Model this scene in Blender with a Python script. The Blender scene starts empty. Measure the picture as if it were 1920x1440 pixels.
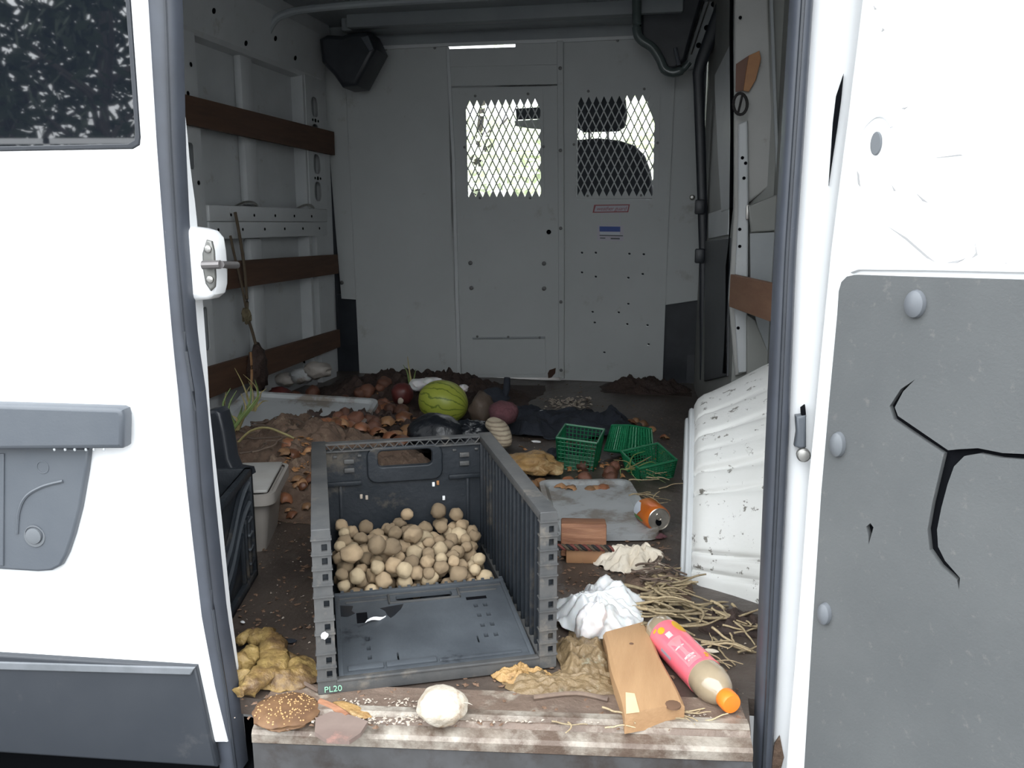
import bpy, bmesh, math, random
from mathutils import Vector, Matrix, noise
rnd = random.Random(11)
S = bpy.context.scene
COL = S.collection
V = Vector
# ------------------------------------------------------------------ camera
CAM_H, FPX = .76, 1600.0
PITCH = math.atan(302 / FPX)
YAW = math.atan(330 * math.cos(PITCH) / FPX)
FW = V((-math.sin(YAW) * math.cos(PITCH), math.cos(YAW) * math.cos(PITCH), -math.sin(PITCH)))
RT = V((math.cos(YAW), math.sin(YAW), 0))
UP = RT.cross(FW)
CP = V((0, 0, CAM_H))
cd = bpy.data.cameras.new('camera')
cd.sensor_width = 36
cd.lens = 36 * FPX / 1920
cd.clip_start = .02
cam = bpy.data.objects.new('camera', cd)
COL.objects.link(cam)
m3 = Matrix((RT, UP, -FW)).transposed()
cam.matrix_world = Matrix.Translation(CP) @ m3.to_4x4()
S.camera = cam
# ------------------------------------------------------------------ overcast sky, exposure
S.view_settings.view_transform = 'Standard'
S.view_settings.look = 'None'
S.view_settings.gamma = 1
S.view_settings.use_curve_mapping = False
S.view_settings.exposure = 2.15
w = bpy.data.worlds.new('overcast_sky')
S.world = w
w.use_nodes = True
nt = w.node_tree
bg = nt.nodes['Background']
tc = nt.nodes.new('ShaderNodeTexCoord')
sp = nt.nodes.new('ShaderNodeSeparateXYZ')
mr = nt.nodes.new('ShaderNodeMapRange')
mr.inputs['From Min'].default_value = 0
mr.inputs['From Max'].default_value = .55
mr.inputs['To Min'].default_value = .50
mr.inputs['To Max'].default_value = 1.45
nt.links.new(tc.outputs['Generated'], sp.inputs[0])
nt.links.new(sp.outputs['Z'], mr.inputs['Value'])
nt.links.new(mr.outputs[0], bg.inputs['Strength'])
bg.inputs['Color'].default_value = (.93, .97, 1, 1)


# ------------------------------------------------------------------ helpers: points seen in the photo, put at their real depth
def ray(x, y):
    return FW + RT * ((x - 960) / FPX) - UP * ((y - 720) / FPX)


def aY(x, y, Y):
    d = ray(x, y)
    return CP + d * (Y / d.y)


def aZ(x, y, z=0.0):
    d = ray(x, y)
    return CP + d * ((z - CAM_H) / d.z)


def aX(x, y, X):
    d = ray(x, y)
    return CP + d * (X / d.x)


def aP(x, y, p, n):
    d = ray(x, y)
    return CP + d * ((V(p) - CP).dot(V(n)) / d.dot(V(n)))


# ------------------------------------------------------------------ helpers: materials
def mat(name, c1, c2=None, sc=8, rough=.6, metal=0, bump=0, bsc=40, dirt=None, dsc=6, dlo=.5, dhi=.65, spec=.5,
        rand=0, detail=6, coat=0, trans=0, alpha=1, ior=1.5, stretch=None, sss=0):
    m = bpy.data.materials.new(name)
    m.use_nodes = True
    t = m.node_tree
    N, L = t.nodes, t.links
    b = N['Principled BSDF']
    b.inputs['Roughness'].default_value = rough
    b.inputs['Metallic'].default_value = metal
    b.inputs['Specular IOR Level'].default_value = spec
    b.inputs['Coat Weight'].default_value = coat
    b.inputs['Transmission Weight'].default_value = trans
    b.inputs['Alpha'].default_value = alpha
    b.inputs['IOR'].default_value = ior
    if sss:
        b.inputs['Subsurface Weight'].default_value = sss
        b.inputs['Subsurface Scale'].default_value = .01
    c = N.new('ShaderNodeTexCoord')
    src = c.outputs['Object']
    if stretch:
        mp = N.new('ShaderNodeMapping')
        mp.inputs['Scale'].default_value = stretch
        L.new(src, mp.inputs['Vector'])
        src = mp.outputs[0]

    def nz(s, d=detail, rg=.6):
        n = N.new('ShaderNodeTexNoise')
        n.inputs['Scale'].default_value = s
        n.inputs['Detail'].default_value = d
        n.inputs['Roughness'].default_value = rg
        L.new(src, n.inputs['Vector'])
        return n

    def rgb(cc):
        r = N.new('ShaderNodeRGB')
        r.outputs[0].default_value = (*cc, 1)
        return r.outputs[0]

    def mix(f, a, bb):
        x = N.new('ShaderNodeMix')
        x.data_type = 'RGBA'
        L.new(f, x.inputs[0])
        L.new(a, x.inputs[6])
        L.new(bb, x.inputs[7])
        return x.outputs[2]

    def ramp(s, lo, hi):
        r = N.new('ShaderNodeMapRange')
        r.inputs['From Min'].default_value = lo
        r.inputs['From Max'].default_value = hi
        L.new(s, r.inputs['Value'])
        return r.outputs[0]
    col = rgb(c1)
    if c2:
        col = mix(ramp(nz(sc).outputs['Fac'], .35, .65), col, rgb(c2))
    if dirt:
        col = mix(ramp(nz(dsc, 8, .68).outputs['Fac'], dlo, dhi), col, rgb(dirt))
    if rand:
        oi = N.new('ShaderNodeObjectInfo')
        hs = N.new('ShaderNodeHueSaturation')
        r = N.new('ShaderNodeMapRange')
        r.inputs['To Min'].default_value = 1 - rand
        r.inputs['To Max'].default_value = 1 + rand
        L.new(oi.outputs['Random'], r.inputs['Value'])
        L.new(r.outputs[0], hs.inputs['Value'])
        L.new(col, hs.inputs['Color'])
        col = hs.outputs[0]
    L.new(col, b.inputs['Base Color'])
    if bump:
        bp = N.new('ShaderNodeBump')
        bp.inputs['Strength'].default_value = bump
        bp.inputs['Distance'].default_value = .01
        L.new(nz(bsc, 8).outputs['Fac'], bp.inputs['Height'])
        L.new(bp.outputs[0], b.inputs['Normal'])
    return m


def node_mix_color(m, fac_socket, color):
    """lay a second colour over a material's base colour by a mask"""
    t = m.node_tree
    b = t.nodes['Principled BSDF']
    old = b.inputs['Base Color'].links[0].from_socket
    x = t.nodes.new('ShaderNodeMix')
    x.data_type = 'RGBA'
    t.links.new(fac_socket, x.inputs[0])
    t.links.new(old, x.inputs[6])
    x.inputs[7].default_value = (*color, 1)
    t.links.new(x.outputs[2], b.inputs['Base Color'])


M = {}
M['white'] = mat('white_paint', (.80, .81, .82), (.76, .77, .78), 3, .35, coat=.3)
M['white_worn'] = mat('white_paint_scuffed', (.80, .81, .82), (.75, .76, .76), 3, .4, dirt=(.25, .24, .23), dsc=14, dlo=.70, dhi=.74)
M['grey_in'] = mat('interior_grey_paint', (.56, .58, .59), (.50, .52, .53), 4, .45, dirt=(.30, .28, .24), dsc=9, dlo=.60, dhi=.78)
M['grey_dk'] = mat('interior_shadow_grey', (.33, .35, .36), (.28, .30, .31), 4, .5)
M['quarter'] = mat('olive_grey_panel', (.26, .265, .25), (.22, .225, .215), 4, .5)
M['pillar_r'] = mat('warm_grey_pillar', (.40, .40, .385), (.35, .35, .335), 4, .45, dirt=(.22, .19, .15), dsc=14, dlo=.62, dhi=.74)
M['part'] = mat('partition_paint', (.50, .52, .52), (.46, .48, .48), 2.5, .5, dirt=(.30, .28, .25), dsc=7, dlo=.62, dhi=.82)
M['roof'] = mat('roof_steel', (.30, .33, .34), (.25, .27, .29), 3, .45)
M['rail'] = mat('pale_steel_rib', (.60, .62, .63), (.54, .56, .57), 5, .4, dirt=(.22, .18, .14), dsc=18, dlo=.66, dhi=.74)
M['hole'] = mat('black_void', (.004, .0045, .006), rough=1, spec=.1)
M['blackpl'] = mat('black_plastic', (.018, .021, .027), (.028, .032, .040), 10, .4, bump=.05, bsc=200)
M['greypl'] = mat('dark_grey_trim_plastic', (.075, .085, .100), (.088, .098, .112), 8, .42, bump=.06, bsc=260)
M['cladding'] = mat('lower_cladding_plastic', (.022, .026, .033), (.030, .034, .041), 5, .5, dirt=(.055, .056, .060), dsc=12, dlo=.6, dhi=.75)
M['rubber'] = mat('seal_rubber', (.055, .062, .078), (.045, .050, .062), 12, .45, dirt=(.20, .20, .21), dsc=60, dlo=.70, dhi=.74)
M['trimboard'] = mat('grey_door_board', (.098, .103, .105), (.076, .081, .084), 3, .7, dirt=(.15, .145, .14), dsc=70, dlo=.60, dhi=.78, bump=.12, bsc=260)
M['knob'] = mat('grey_plug_plastic', (.13, .14, .155), (.12, .13, .14), 6, .5)
M['glass'] = mat('tinted_window_glass', (.006, .008, .012), rough=.02, spec=.9, ior=1.75, coat=.6)
M['steel'] = mat('bare_steel', (.45, .44, .42), (.33, .32, .30), 30, .35, metal=.9)
M['screw'] = mat('dull_screw', (.16, .16, .16), rough=.5, metal=.6)
M['slat'] = mat('brown_slat_wood', (.115, .060, .035), (.080, .042, .026), 7, .75, stretch=(6, .6, 6), dirt=(.05, .035, .026), dsc=4, dlo=.55, dhi=.8)
M['slat_r'] = mat('red_brown_slat', (.28, .155, .095), (.23, .12, .075), 7, .7, stretch=(6, .6, 6))
M['floor'] = mat('muddy_floor_board', (.098, .076, .062), (.052, .040, .034), 5, .36, bump=.5, bsc=25, dirt=(.17, .14, .115), dsc=10, dlo=.60, dhi=.76)
M['sill'] = mat('worn_sill_metal', (.40, .37, .32), (.20, .16, .125), 8, .45, metal=.1, dirt=(.10, .068, .05), dsc=10, dlo=.44, dhi=.60, bump=.3, bsc=60)
M['silldirt'] = mat('sill_floor_dirt', (.20, .145, .112), (.11, .078, .06), 6, .5, dirt=(.38, .34, .28), dsc=8, dlo=.53, dhi=.66, bump=.5, bsc=50)
M['arch'] = mat('scuffed_white_arch', (.71, .71, .69), (.64, .64, .61), 4, .45, dirt=(.17, .16, .14), dsc=38, dlo=.595, dhi=.64, bump=.15, bsc=20)
M['crate'] = mat('black_crate_plastic', (.012, .016, .021), (.024, .028, .034), 9, .5, spec=.35, dirt=(.125, .105, .080), dsc=8, dlo=.56, dhi=.74, bump=.15, bsc=90)
M['crate_dusty'] = mat('dusty_crate_plastic', (.088, .087, .085), (.052, .054, .056), 12, .55, dirt=(.17, .15, .125), dsc=22, dlo=.55, dhi=.78, bump=.1, bsc=80)
M['crate_gate'] = mat('dusty_gate_plastic', (.085, .096, .108), (.050, .057, .066), 6, .45, dirt=(.020, .023, .028), dsc=7, dlo=.60, dhi=.66, bump=.1, bsc=80)
M['bulb'] = mat('tan_bulb_skin', (.50, .375, .235), (.28, .195, .12), 55, .7, rand=.38, bump=.5, bsc=60, dirt=(.22, .155, .10), dsc=35, dlo=.56, dhi=.68)
M['bulb_pale'] = mat('pale_bulb_skin', (.62, .50, .33), (.42, .31, .19), 45, .65, rand=.25, bump=.4, bsc=60)
M['tray'] = mat('grey_tray_plastic', (.40, .415, .42), (.34, .35, .355), 6, .45, dirt=(.20, .175, .15), dsc=7, dlo=.50, dhi=.60)
M['tub'] = mat('beige_grey_tub', (.38, .35, .32), (.32, .29, .26), 6, .5)
M['soil'] = mat('brown_soil', (.175, .115, .080), (.105, .066, .046), 12, .85, bump=1, bsc=45, dirt=(.24, .175, .12), dsc=30, dlo=.56, dhi=.68)
M['soil_dk'] = mat('dark_rotten_soil', (.060, .036, .028), (.032, .020, .017), 10, .7, bump=1, bsc=40)
M['onion'] = mat('rotting_onion', (.18, .080, .045), (.095, .036, .026), 20, .45, rand=.4, bump=.3, bsc=50)
M['peel'] = mat('copper_onion_peel', (.30, .120, .055), (.16, .065, .036), 18, .45, rand=.5)
M['peel_pale'] = mat('straw_onion_peel', (.38, .215, .10), (.23, .11, .055), 18, .5, rand=.4)
M['beet'] = mat('dark_red_beet', (.12, .028, .024), (.07, .018, .018), 20, .45)
M['melon_dk'] = mat('black_bin_bag', (.012, .014, .018), rough=.25, bump=.5, bsc=25)
M['brownbag'] = mat('brown_sack', (.105, .075, .055), (.07, .05, .038), 14, .6, bump=.4, bsc=30)
M['navy'] = mat('navy_fabric', (.016, .020, .030), (.024, .028, .038), 30, .9, bump=.3, bsc=150)
M['wine'] = mat('wine_knit', (.155, .060, .070), (.11, .045, .052), 40, .9, bump=.6, bsc=120)
M['green'] = mat('green_basket_plastic', (.010, .160, .068), (.008, .125, .052), 10, .4)
M['green_lt'] = mat('bright_green_plastic', (.018, .235, .100), (.014, .20, .085), 10, .35)
M['rot_tan'] = mat('rotten_tan_leaf', (.42, .26, .10), (.26, .145, .055), 22, .5, bump=.8, bsc=40, dirt=(.50, .37, .19), dsc=16, dlo=.55, dhi=.66)
M['rot_yel'] = mat('rotten_yellow_leaf', (.40, .28, .105), (.25, .155, .055), 25, .4, bump=.8, bsc=40, dirt=(.13, .078, .038), dsc=16, dlo=.50, dhi=.62)
M['rot_grn'] = mat('mouldy_brown_leaf', (.235, .165, .088), (.16, .11, .058), 16, .4, bump=.8, bsc=40, dirt=(.33, .32, .24), dsc=13, dlo=.60, dhi=.68)
M['cream'] = mat('cream_cloth', (.74, .67, .56), (.62, .54, .43), 18, .8, bump=.3, bsc=60)
M['bag'] = mat('white_plastic_bag', (.80, .79, .80), (.72, .69, .68), 14, .35, sss=.1, dirt=(.52, .43, .36), dsc=7, dlo=.60, dhi=.74)
M['board'] = mat('tan_board_wood', (.42, .255, .13), (.34, .195, .095), 5, .65, stretch=(4, .7, 4), dirt=(.20, .11, .06), dsc=6, dlo=.66, dhi=.78, bump=.2, bsc=40)
M['board_pale'] = mat('split_pale_wood', (.70, .52, .32), (.62, .44, .26), 12, .7)
M['block'] = mat('red_brown_block', (.36, .175, .095), (.22, .095, .050), 14, .65, stretch=(.8, 6, 6), bump=.3, bsc=40)
M['block_pale'] = mat('pale_block_face', (.42, .23, .11), (.33, .17, .085), 9, .65)
M['cord_r'] = mat('red_cord', (.16, .045, .035), rough=.8)
M['cord_k'] = mat('black_cord', (.020, .018, .018), rough=.8)
M['cord_b'] = mat('brown_cord', (.10, .075, .050), rough=.9)
M['pink'] = mat('pink_bottle_label', (.86, .165, .20), (.82, .14, .19), 30, .3, coat=.4)
M['pink_lt'] = mat('light_pink_print', (.90, .42, .46), rough=.4)
M['yel'] = mat('yellow_print', (.90, .62, .06), rough=.4)
M['wht'] = mat('white_print', (.82, .80, .78), rough=.5)
M['pet'] = mat('cloudy_bottle_plastic', (.50, .40, .27), (.42, .34, .23), 20, .12, coat=.7, trans=.35)
M['cap'] = mat('orange_cap', (.86, .22, .025), (.82, .19, .02), 20, .35)
M['can'] = mat('orange_can_paint', (.72, .20, .025), (.62, .13, .02), 20, .32, metal=.25)
M['can_al'] = mat('can_aluminium', (.62, .59, .54), (.45, .41, .36), 40, .3, metal=.9)
M['can_gr'] = mat('green_can_print', (.10, .26, .07), rough=.4)
M['turnip'] = mat('white_root_skin', (.58, .53, .45), (.42, .35, .27), 30, .6, bump=.5, bsc=60, dirt=(.28, .19, .12), dsc=26, dlo=.56, dhi=.66)
M['seed'] = mat('brown_seed_head', (.17, .090, .040), (.11, .055, .026), 40, .7)
M['seed_lt'] = mat('golden_seed', (.36, .22, .095), rough=.6, rand=.3)
M['stem'] = mat('straw_stem', (.42, .34, .21), (.29, .215, .125), 30, .7, rand=.35)
M['stem_dk'] = mat('dark_dry_stem', (.16, .115, .085), (.10, .07, .055), 30, .8, rand=.35)
M['grass'] = mat('green_shoot', (.20, .27, .09), (.13, .19, .06), 20, .6, rand=.2)
M['grass_y'] = mat('yellowing_shoot', (.36, .31, .13), (.26, .21, .09), 20, .6, rand=.2)
M['chip'] = mat('pale_crumb', (.40, .34, .28), rough=.7)
M['chip_br'] = mat('brown_crumb', (.16, .095, .060), rough=.8)
M['chip_or'] = mat('orange_crumb', (.34, .16, .06), rough=.7)
M['paper'] = mat('white_scrap', (.84, .84, .84), rough=.7)
M['tape'] = mat('orange_brown_tape', (.40, .185, .055), (.28, .115, .045), 12, .5)
M['tape_dk'] = mat('dark_brown_tape', (.15, .070, .045), rough=.6)
M['red_st'] = mat('dull_red_sticker', (.30, .075, .085), rough=.5)
M['lilac_st'] = mat('faded_sticker', (.50, .48, .54), rough=.5)
M['blue_st'] = mat('blue_sticker', (.035, .085, .34), rough=.5)
M['pale_st'] = mat('pale_sticker', (.58, .62, .68), rough=.5)
M['ink'] = mat('dark_print', (.09, .10, .11), rough=.6)
M['asphalt'] = mat('wet_asphalt', (.12, .12, .12), (.09, .09, .09), 3, .7)
M['bark'] = mat('tree_bark', (.050, .042, .035), (.035, .03, .026), 8, .9)
M['leaf'] = mat('dark_leaf', (.022, .036, .018), (.035, .052, .024), 2, .7)
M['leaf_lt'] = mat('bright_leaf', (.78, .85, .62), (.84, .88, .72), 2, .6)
M['fence'] = mat('pale_rail', (.55, .55, .55), rough=.7)
M['seat'] = mat('dark_seat_fabric', (.018, .020, .026), (.026, .028, .034), 20, .85)
M['cab'] = mat('cab_trim', (.045, .050, .060), rough=.7)
M['visor'] = mat('cab_visor_grey', (.34, .36, .33), rough=.7)
M['tag_gr'] = mat('green_print', (.26, .50, .36), rough=.6)
# windscreen: clear pane
mw = bpy.data.materials.new('windscreen_glass')
mw.use_nodes = True
t_ = mw.node_tree
t_.nodes.remove(t_.nodes['Principled BSDF'])
a_ = t_.nodes.new('ShaderNodeBsdfTransparent')
g_ = t_.nodes.new('ShaderNodeBsdfGlossy')
g_.inputs['Roughness'].default_value = .03
x_ = t_.nodes.new('ShaderNodeMixShader')
f_ = t_.nodes.new('ShaderNodeFresnel')
t_.links.new(f_.outputs[0], x_.inputs[0])
t_.links.new(a_.outputs[0], x_.inputs[1])
t_.links.new(g_.outputs[0], x_.inputs[2])
t_.links.new(x_.outputs[0], t_.nodes['Material Output'].inputs['Surface'])
M['screen'] = mw


# ------------------------------------------------------------------ helpers: meshes
def nbm():
    return bmesh.new()


def bx(bm, x0, x1, y0, y1, z0, z1, T=None, b=0):
    vs = [bm.verts.new(p) for p in ((x0, y0, z0), (x1, y0, z0), (x1, y1, z0), (x0, y1, z0), (x0, y0, z1), (x1, y0, z1), (x1, y1, z1), (x0, y1, z1))]
    fs = [bm.faces.new([vs[i] for i in q]) for q in ((0, 3, 2, 1), (4, 5, 6, 7), (0, 1, 5, 4), (1, 2, 6, 5), (2, 3, 7, 6), (3, 0, 4, 7))]
    if b:
        r = bmesh.ops.bevel(bm, geom=list({e for f in fs for e in f.edges}), offset=b, segments=2, affect='EDGES', profile=.5)
        vs = list({v for f in r['faces'] for v in f.verts} | {v for v in vs if v.is_valid})
    if T:
        bmesh.ops.transform(bm, matrix=T, verts=vs)
    return bm


def tube(bm, pts, r, n=8, cap=True, sy=1.0):
    pts = [V(p) for p in pts]
    rings = []
    up = V((0, 0, 1))
    for i, p in enumerate(pts):
        d = (pts[min(i + 1, len(pts) - 1)] - pts[max(i - 1, 0)]).normalized()
        a = d.cross(up)
        if a.length < .05:
            a = d.cross(V((0, 1, 0)))
        a.normalize()
        c = d.cross(a).normalized()
        rr = r[i] if isinstance(r, (list, tuple)) else r
        rings.append([bm.verts.new(p + a * (math.cos(k * 2 * math.pi / n) * rr) + c * (math.sin(k * 2 * math.pi / n) * rr * sy)) for k in range(n)])
    for A, B in zip(rings, rings[1:]):
        for k in range(n):
            bm.faces.new((A[k], A[(k + 1) % n], B[(k + 1) % n], B[k]))
    if cap:
        bm.faces.new(rings[0][::-1])
        bm.faces.new(rings[-1])
    return bm


def spline(pts, k=6):
    pts = [V(p) for p in pts]
    out = []
    for i in range(len(pts) - 1):
        p0, p1, p2, p3 = pts[max(i - 1, 0)], pts[i], pts[i + 1], pts[min(i + 2, len(pts) - 1)]
        for j in range(k):
            t = j / k
            out.append(.5 * ((2 * p1) + (p2 - p0) * t + (2 * p0 - 5 * p1 + 4 * p2 - p3) * t * t + (3 * p1 - p0 - 3 * p2 + p3) * t ** 3))
    out.append(pts[-1])
    return out


def lathe(bm, prof, n=24, T=None):
    rings = []
    vs = []
    for r, z in prof:
        if r < 1e-5:
            ring = [bm.verts.new((0, 0, z))]
        else:
            ring = [bm.verts.new((r * math.cos(2 * math.pi * k / n), r * math.sin(2 * math.pi * k / n), z)) for k in range(n)]
        rings.append(ring)
        vs += ring
    for A, B in zip(rings, rings[1:]):
        for k in range(n):
            a0, a1 = A[k % len(A)], A[(k + 1) % len(A)]
            b0, b1 = B[k % len(B)], B[(k + 1) % len(B)]
            f = [a0, a1, b1, b0]
            f = list(dict.fromkeys(f))
            if len(f) > 2:
                try:
                    bm.faces.new(f)
                except ValueError:
                    pass
    if T:
        bmesh.ops.transform(bm, matrix=T, verts=vs)
    return bm


def plate(loops, o, u, v, t, bev=0.0, res=2):
    """flat plate with holes; loops are 2-D in (u,v); front face at o, thickness t behind (-u x v)"""
    cu = bpy.data.curves.new('c', 'CURVE')
    cu.dimensions = '2D'
    cu.fill_mode = 'BOTH'
    cu.extrude = max(t / 2 - bev, .0002)
    cu.bevel_depth = bev
    cu.offset = -bev
    cu.bevel_resolution = res
    for lp in loops:
        s = cu.splines.new('POLY')
        s.points.add(len(lp) - 1)
        for p, q in zip(s.points, lp):
            p.co = (q[0], q[1], 0, 1)
        s.use_cyclic_u = True
    ob = bpy.data.objects.new('c', cu)
    me = bpy.data.meshes.new_from_object(ob)
    bpy.data.objects.remove(ob)
    bpy.data.curves.remove(cu)
    u, v = V(u).normalized(), V(v).normalized()
    n = u.cross(v)
    T = Matrix((u, v, n)).transposed().to_4x4()
    T.translation = V(o) - n * (t / 2)
    me.transform(T)
    return me


def rrect(x0, x1, y0, y1, r=.01, n=5):
    out = []
    for cx, cy, a in ((x1 - r, y1 - r, 0), (x0 + r, y1 - r, 90), (x0 + r, y0 + r, 180), (x1 - r, y0 + r, 270)):
        for k in range(n + 1):
            t = math.radians(a + 90 * k / n)
            out.append((cx + r * math.cos(t), cy + r * math.sin(t)))
    return out


def ell(cx, cy, rx, ry, n=20):
    return [(cx + rx * math.cos(2 * math.pi * k / n), cy + ry * math.sin(2 * math.pi * k / n)) for k in range(n)]


def fbm(p, s, seed=0, o=4):
    return noise.fractal(V(p) * s + V((seed * 7.3, seed * 3.1, seed * 5.7)), 1.0, 2.0, o)


def lump(bm, r, amp=.15, fr=2.0, seed=0, sub=3, T=None, flat=None, ridge=0, rfr=3):
    g = bmesh.ops.create_icosphere(bm, subdivisions=sub, radius=1)
    for v in g['verts']:
        p = v.co.copy()
        d = 1 + amp * fbm(p, fr, seed, 3)
        if ridge:
            d += ridge * (1 - 2 * abs(fbm(p, rfr, seed + 3, 2)))
        q = V((p.x * r[0] * d, p.y * r[1] * d, p.z * r[2] * d))
        if flat is not None and q.z < -flat * r[2]:
            q.z = -flat * r[2]
        v.co = q
    if T:
        bmesh.ops.transform(bm, matrix=T, verts=g['verts'])
    return bm


def sheet(bm, nx, ny, f, thick=.002):
    """closed thin sheet from f(s,t)->Vector"""
    top = [[bm.verts.new(f(i / nx, j / ny)) for i in range(nx + 1)] for j in range(ny + 1)]
    bm.verts.ensure_lookup_table()
    bot = [[bm.verts.new(top[j][i].co - V((0, 0, thick))) for i in range(nx + 1)] for j in range(ny + 1)]
    for j in range(ny):
        for i in range(nx):
            bm.faces.new((top[j][i], top[j][i + 1], top[j + 1][i + 1], top[j + 1][i]))
            bm.faces.new((bot[j][i], bot[j + 1][i], bot[j + 1][i + 1], bot[j][i + 1]))
    for i in range(nx):
        bm.faces.new((top[0][i], bot[0][i], bot[0][i + 1], top[0][i + 1]))
        bm.faces.new((top[ny][i], top[ny][i + 1], bot[ny][i + 1], bot[ny][i]))
    for j in range(ny):
        bm.faces.new((top[j][0], top[j + 1][0], bot[j + 1][0], bot[j][0]))
        bm.faces.new((top[j][nx], bot[j][nx], bot[j + 1][nx], top[j + 1][nx]))
    return bm


def band(bm, L, Rr, bulge, back, nd):
    """rounded strip between two 3-D polylines, bulging along nd, closed behind by depth back"""
    nd = V(nd).normalized()
    K = 8
    rows = []
    for a, b in zip(L, Rr):
        a, b = V(a), V(b)
        row = []
        for k in range(K + 1):
            t = k / K
            row.append(bm.verts.new(a.lerp(b, t) + nd * (bulge * math.sqrt(max(0, 1 - (2 * t - 1) ** 2)))))
        row.append(bm.verts.new(b - nd * back))
        row.append(bm.verts.new(a - nd * back))
        rows.append(row)
    n = K + 3
    for A, B in zip(rows, rows[1:]):
        for k in range(n):
            bm.faces.new((A[k], A[(k + 1) % n], B[(k + 1) % n], B[k]))
    bm.faces.new(rows[0])
    bm.faces.new(rows[-1][::-1])
    bmesh.ops.recalc_face_normals(bm, faces=bm.faces)
    return bm


def rs(pts, n):
    """resample a polyline of 2-tuples by the second coordinate"""
    y0, y1 = pts[0][1], pts[-1][1]
    out = []
    for i in range(n):
        y = y0 + (y1 - y0) * i / (n - 1)
        for a, b in zip(pts, pts[1:]):
            if y <= b[1] + 1e-6:
                t = (y - a[1]) / (b[1] - a[1])
                out.append((a[0] + (b[0] - a[0]) * t, y))
                break
    return out


# ------------------------------------------------------------------ helpers: objects
def chain(o):
    T = Matrix()
    while o:
        T = o.matrix_basis @ T
        o = o.parent
    return T


def tag(o, label=None, cat=None, group=None, kind=None):
    for k, v in (('label', label), ('category', cat), ('group', group), ('kind', kind)):
        if v:
            o[k] = v
    return o


def obj(name, geo, m, parent=None, label=None, cat=None, group=None, kind=None, world=True, smooth=35, origin=None):
    if isinstance(geo, bmesh.types.BMesh):
        me = bpy.data.meshes.new(name)
        bmesh.ops.recalc_face_normals(geo, faces=geo.faces)
        geo.to_mesh(me)
        geo.free()
    else:
        me = geo
        me.name = name
    me.materials.clear()
    me.materials.append(M[m] if isinstance(m, str) else m)
    if smooth and me.polygons:
        me.polygons.foreach_set('use_smooth', [True] * len(me.polygons))
        me.set_sharp_from_angle(angle=math.radians(smooth))
    o = bpy.data.objects.new(name, me)
    COL.objects.link(o)
    if parent:
        o.parent = parent
        if world:
            me.transform(chain(parent).inverted())
    elif world:
        if origin is None and me.vertices:
            xs = [v.co.x for v in me.vertices]
            ys = [v.co.y for v in me.vertices]
            zs = [v.co.z for v in me.vertices]
            origin = ((min(xs) + max(xs)) / 2, (min(ys) + max(ys)) / 2, min(zs))
        if origin is not None:
            me.transform(Matrix.Translation(-V(origin)))
            o.location = origin
    return tag(o, label, cat, group, kind)


def thing(name, label, cat, loc=(0, 0, 0), rz=0, group=None, kind=None):
    o = bpy.data.objects.new(name, None)
    o.empty_display_size = .05
    COL.objects.link(o)
    o.location = loc
    o.rotation_euler = (0, 0, rz)
    o.matrix_basis = Matrix.Translation(V(loc)) @ Matrix.Rotation(rz, 4, 'Z')
    return tag(o, label, cat, group, kind)


def copy_at(src, T, label=None, group=None):
    c = src.copy()
    COL.objects.link(c)
    c.matrix_basis = T
    if label:
        c['label'] = label
    if group:
        c['group'] = group
    return c


def text_mesh(s, size, o, u, v, ext=.0004, shear=0, spacing=1.0):
    cu = bpy.data.curves.new('t', 'FONT')
    cu.body = s
    cu.size = size
    cu.extrude = ext
    cu.shear = shear
    cu.space_character = spacing
    cu.align_x = 'CENTER'
    cu.align_y = 'CENTER'
    ob = bpy.data.objects.new('t', cu)
    me = bpy.data.meshes.new_from_object(ob)
    bpy.data.objects.remove(ob)
    bpy.data.curves.remove(cu)
    u, v = V(u).normalized(), V(v).normalized()
    T = Matrix((u, v, u.cross(v))).transposed().to_4x4()
    T.translation = V(o)
    me.transform(T)
    return me


def TRS(loc, rz=0, rx=0, ry=0, s=1):
    return Matrix.Translation(V(loc)) @ Matrix.Rotation(rz, 4, 'Z') @ Matrix.Rotation(ry, 4, 'Y') @ Matrix.Rotation(rx, 4, 'X') @ Matrix.Scale(s, 4)


#@@STRUCTURE
def pxplate(loops, p, n, t, bev=0.0, off=0.0):
    """plate lying in the plane through p with normal n (towards the rear), outline given by where it is seen"""
    n = V(n).normalized()
    v = V((0, 0, 1))
    v = (v - n * v.dot(n)).normalized()
    u = v.cross(n)
    p = V(p) + n * off
    L2 = []
    for lp in loops:
        L2.append([((aP(x, y, p, n) - p).dot(u), (aP(x, y, p, n) - p).dot(v)) for x, y in lp])
    return plate(L2, p, u, v, t, bev)


def disc(bm, c, n, r, h, seg=14, dome=.35):
    """low round head standing on a plane at c with normal n"""
    q = V((0, 0, 1)).rotation_difference(V(n).normalized()).to_matrix().to_4x4()
    q.translation = V(c)
    lathe(bm, [(0, -.002), (r, -.002), (r, h * (1 - dome)), (r * .8, h * .9), (r * .4, h), (0, h)], seg, q)
    return bm


UX, UZ, NB = V((1, 0, 0)), V((0, 0, 1)), V((0, -1, 0))

# ================================================================== ground and shell
bm = nbm()
bx(bm, -30, 30, -40, 40, -.75, -.70)
obj('ground', bm, 'asphalt', kind='structure', label='grey tarmac yard around the van', origin=(0, 0, -.7))

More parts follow.
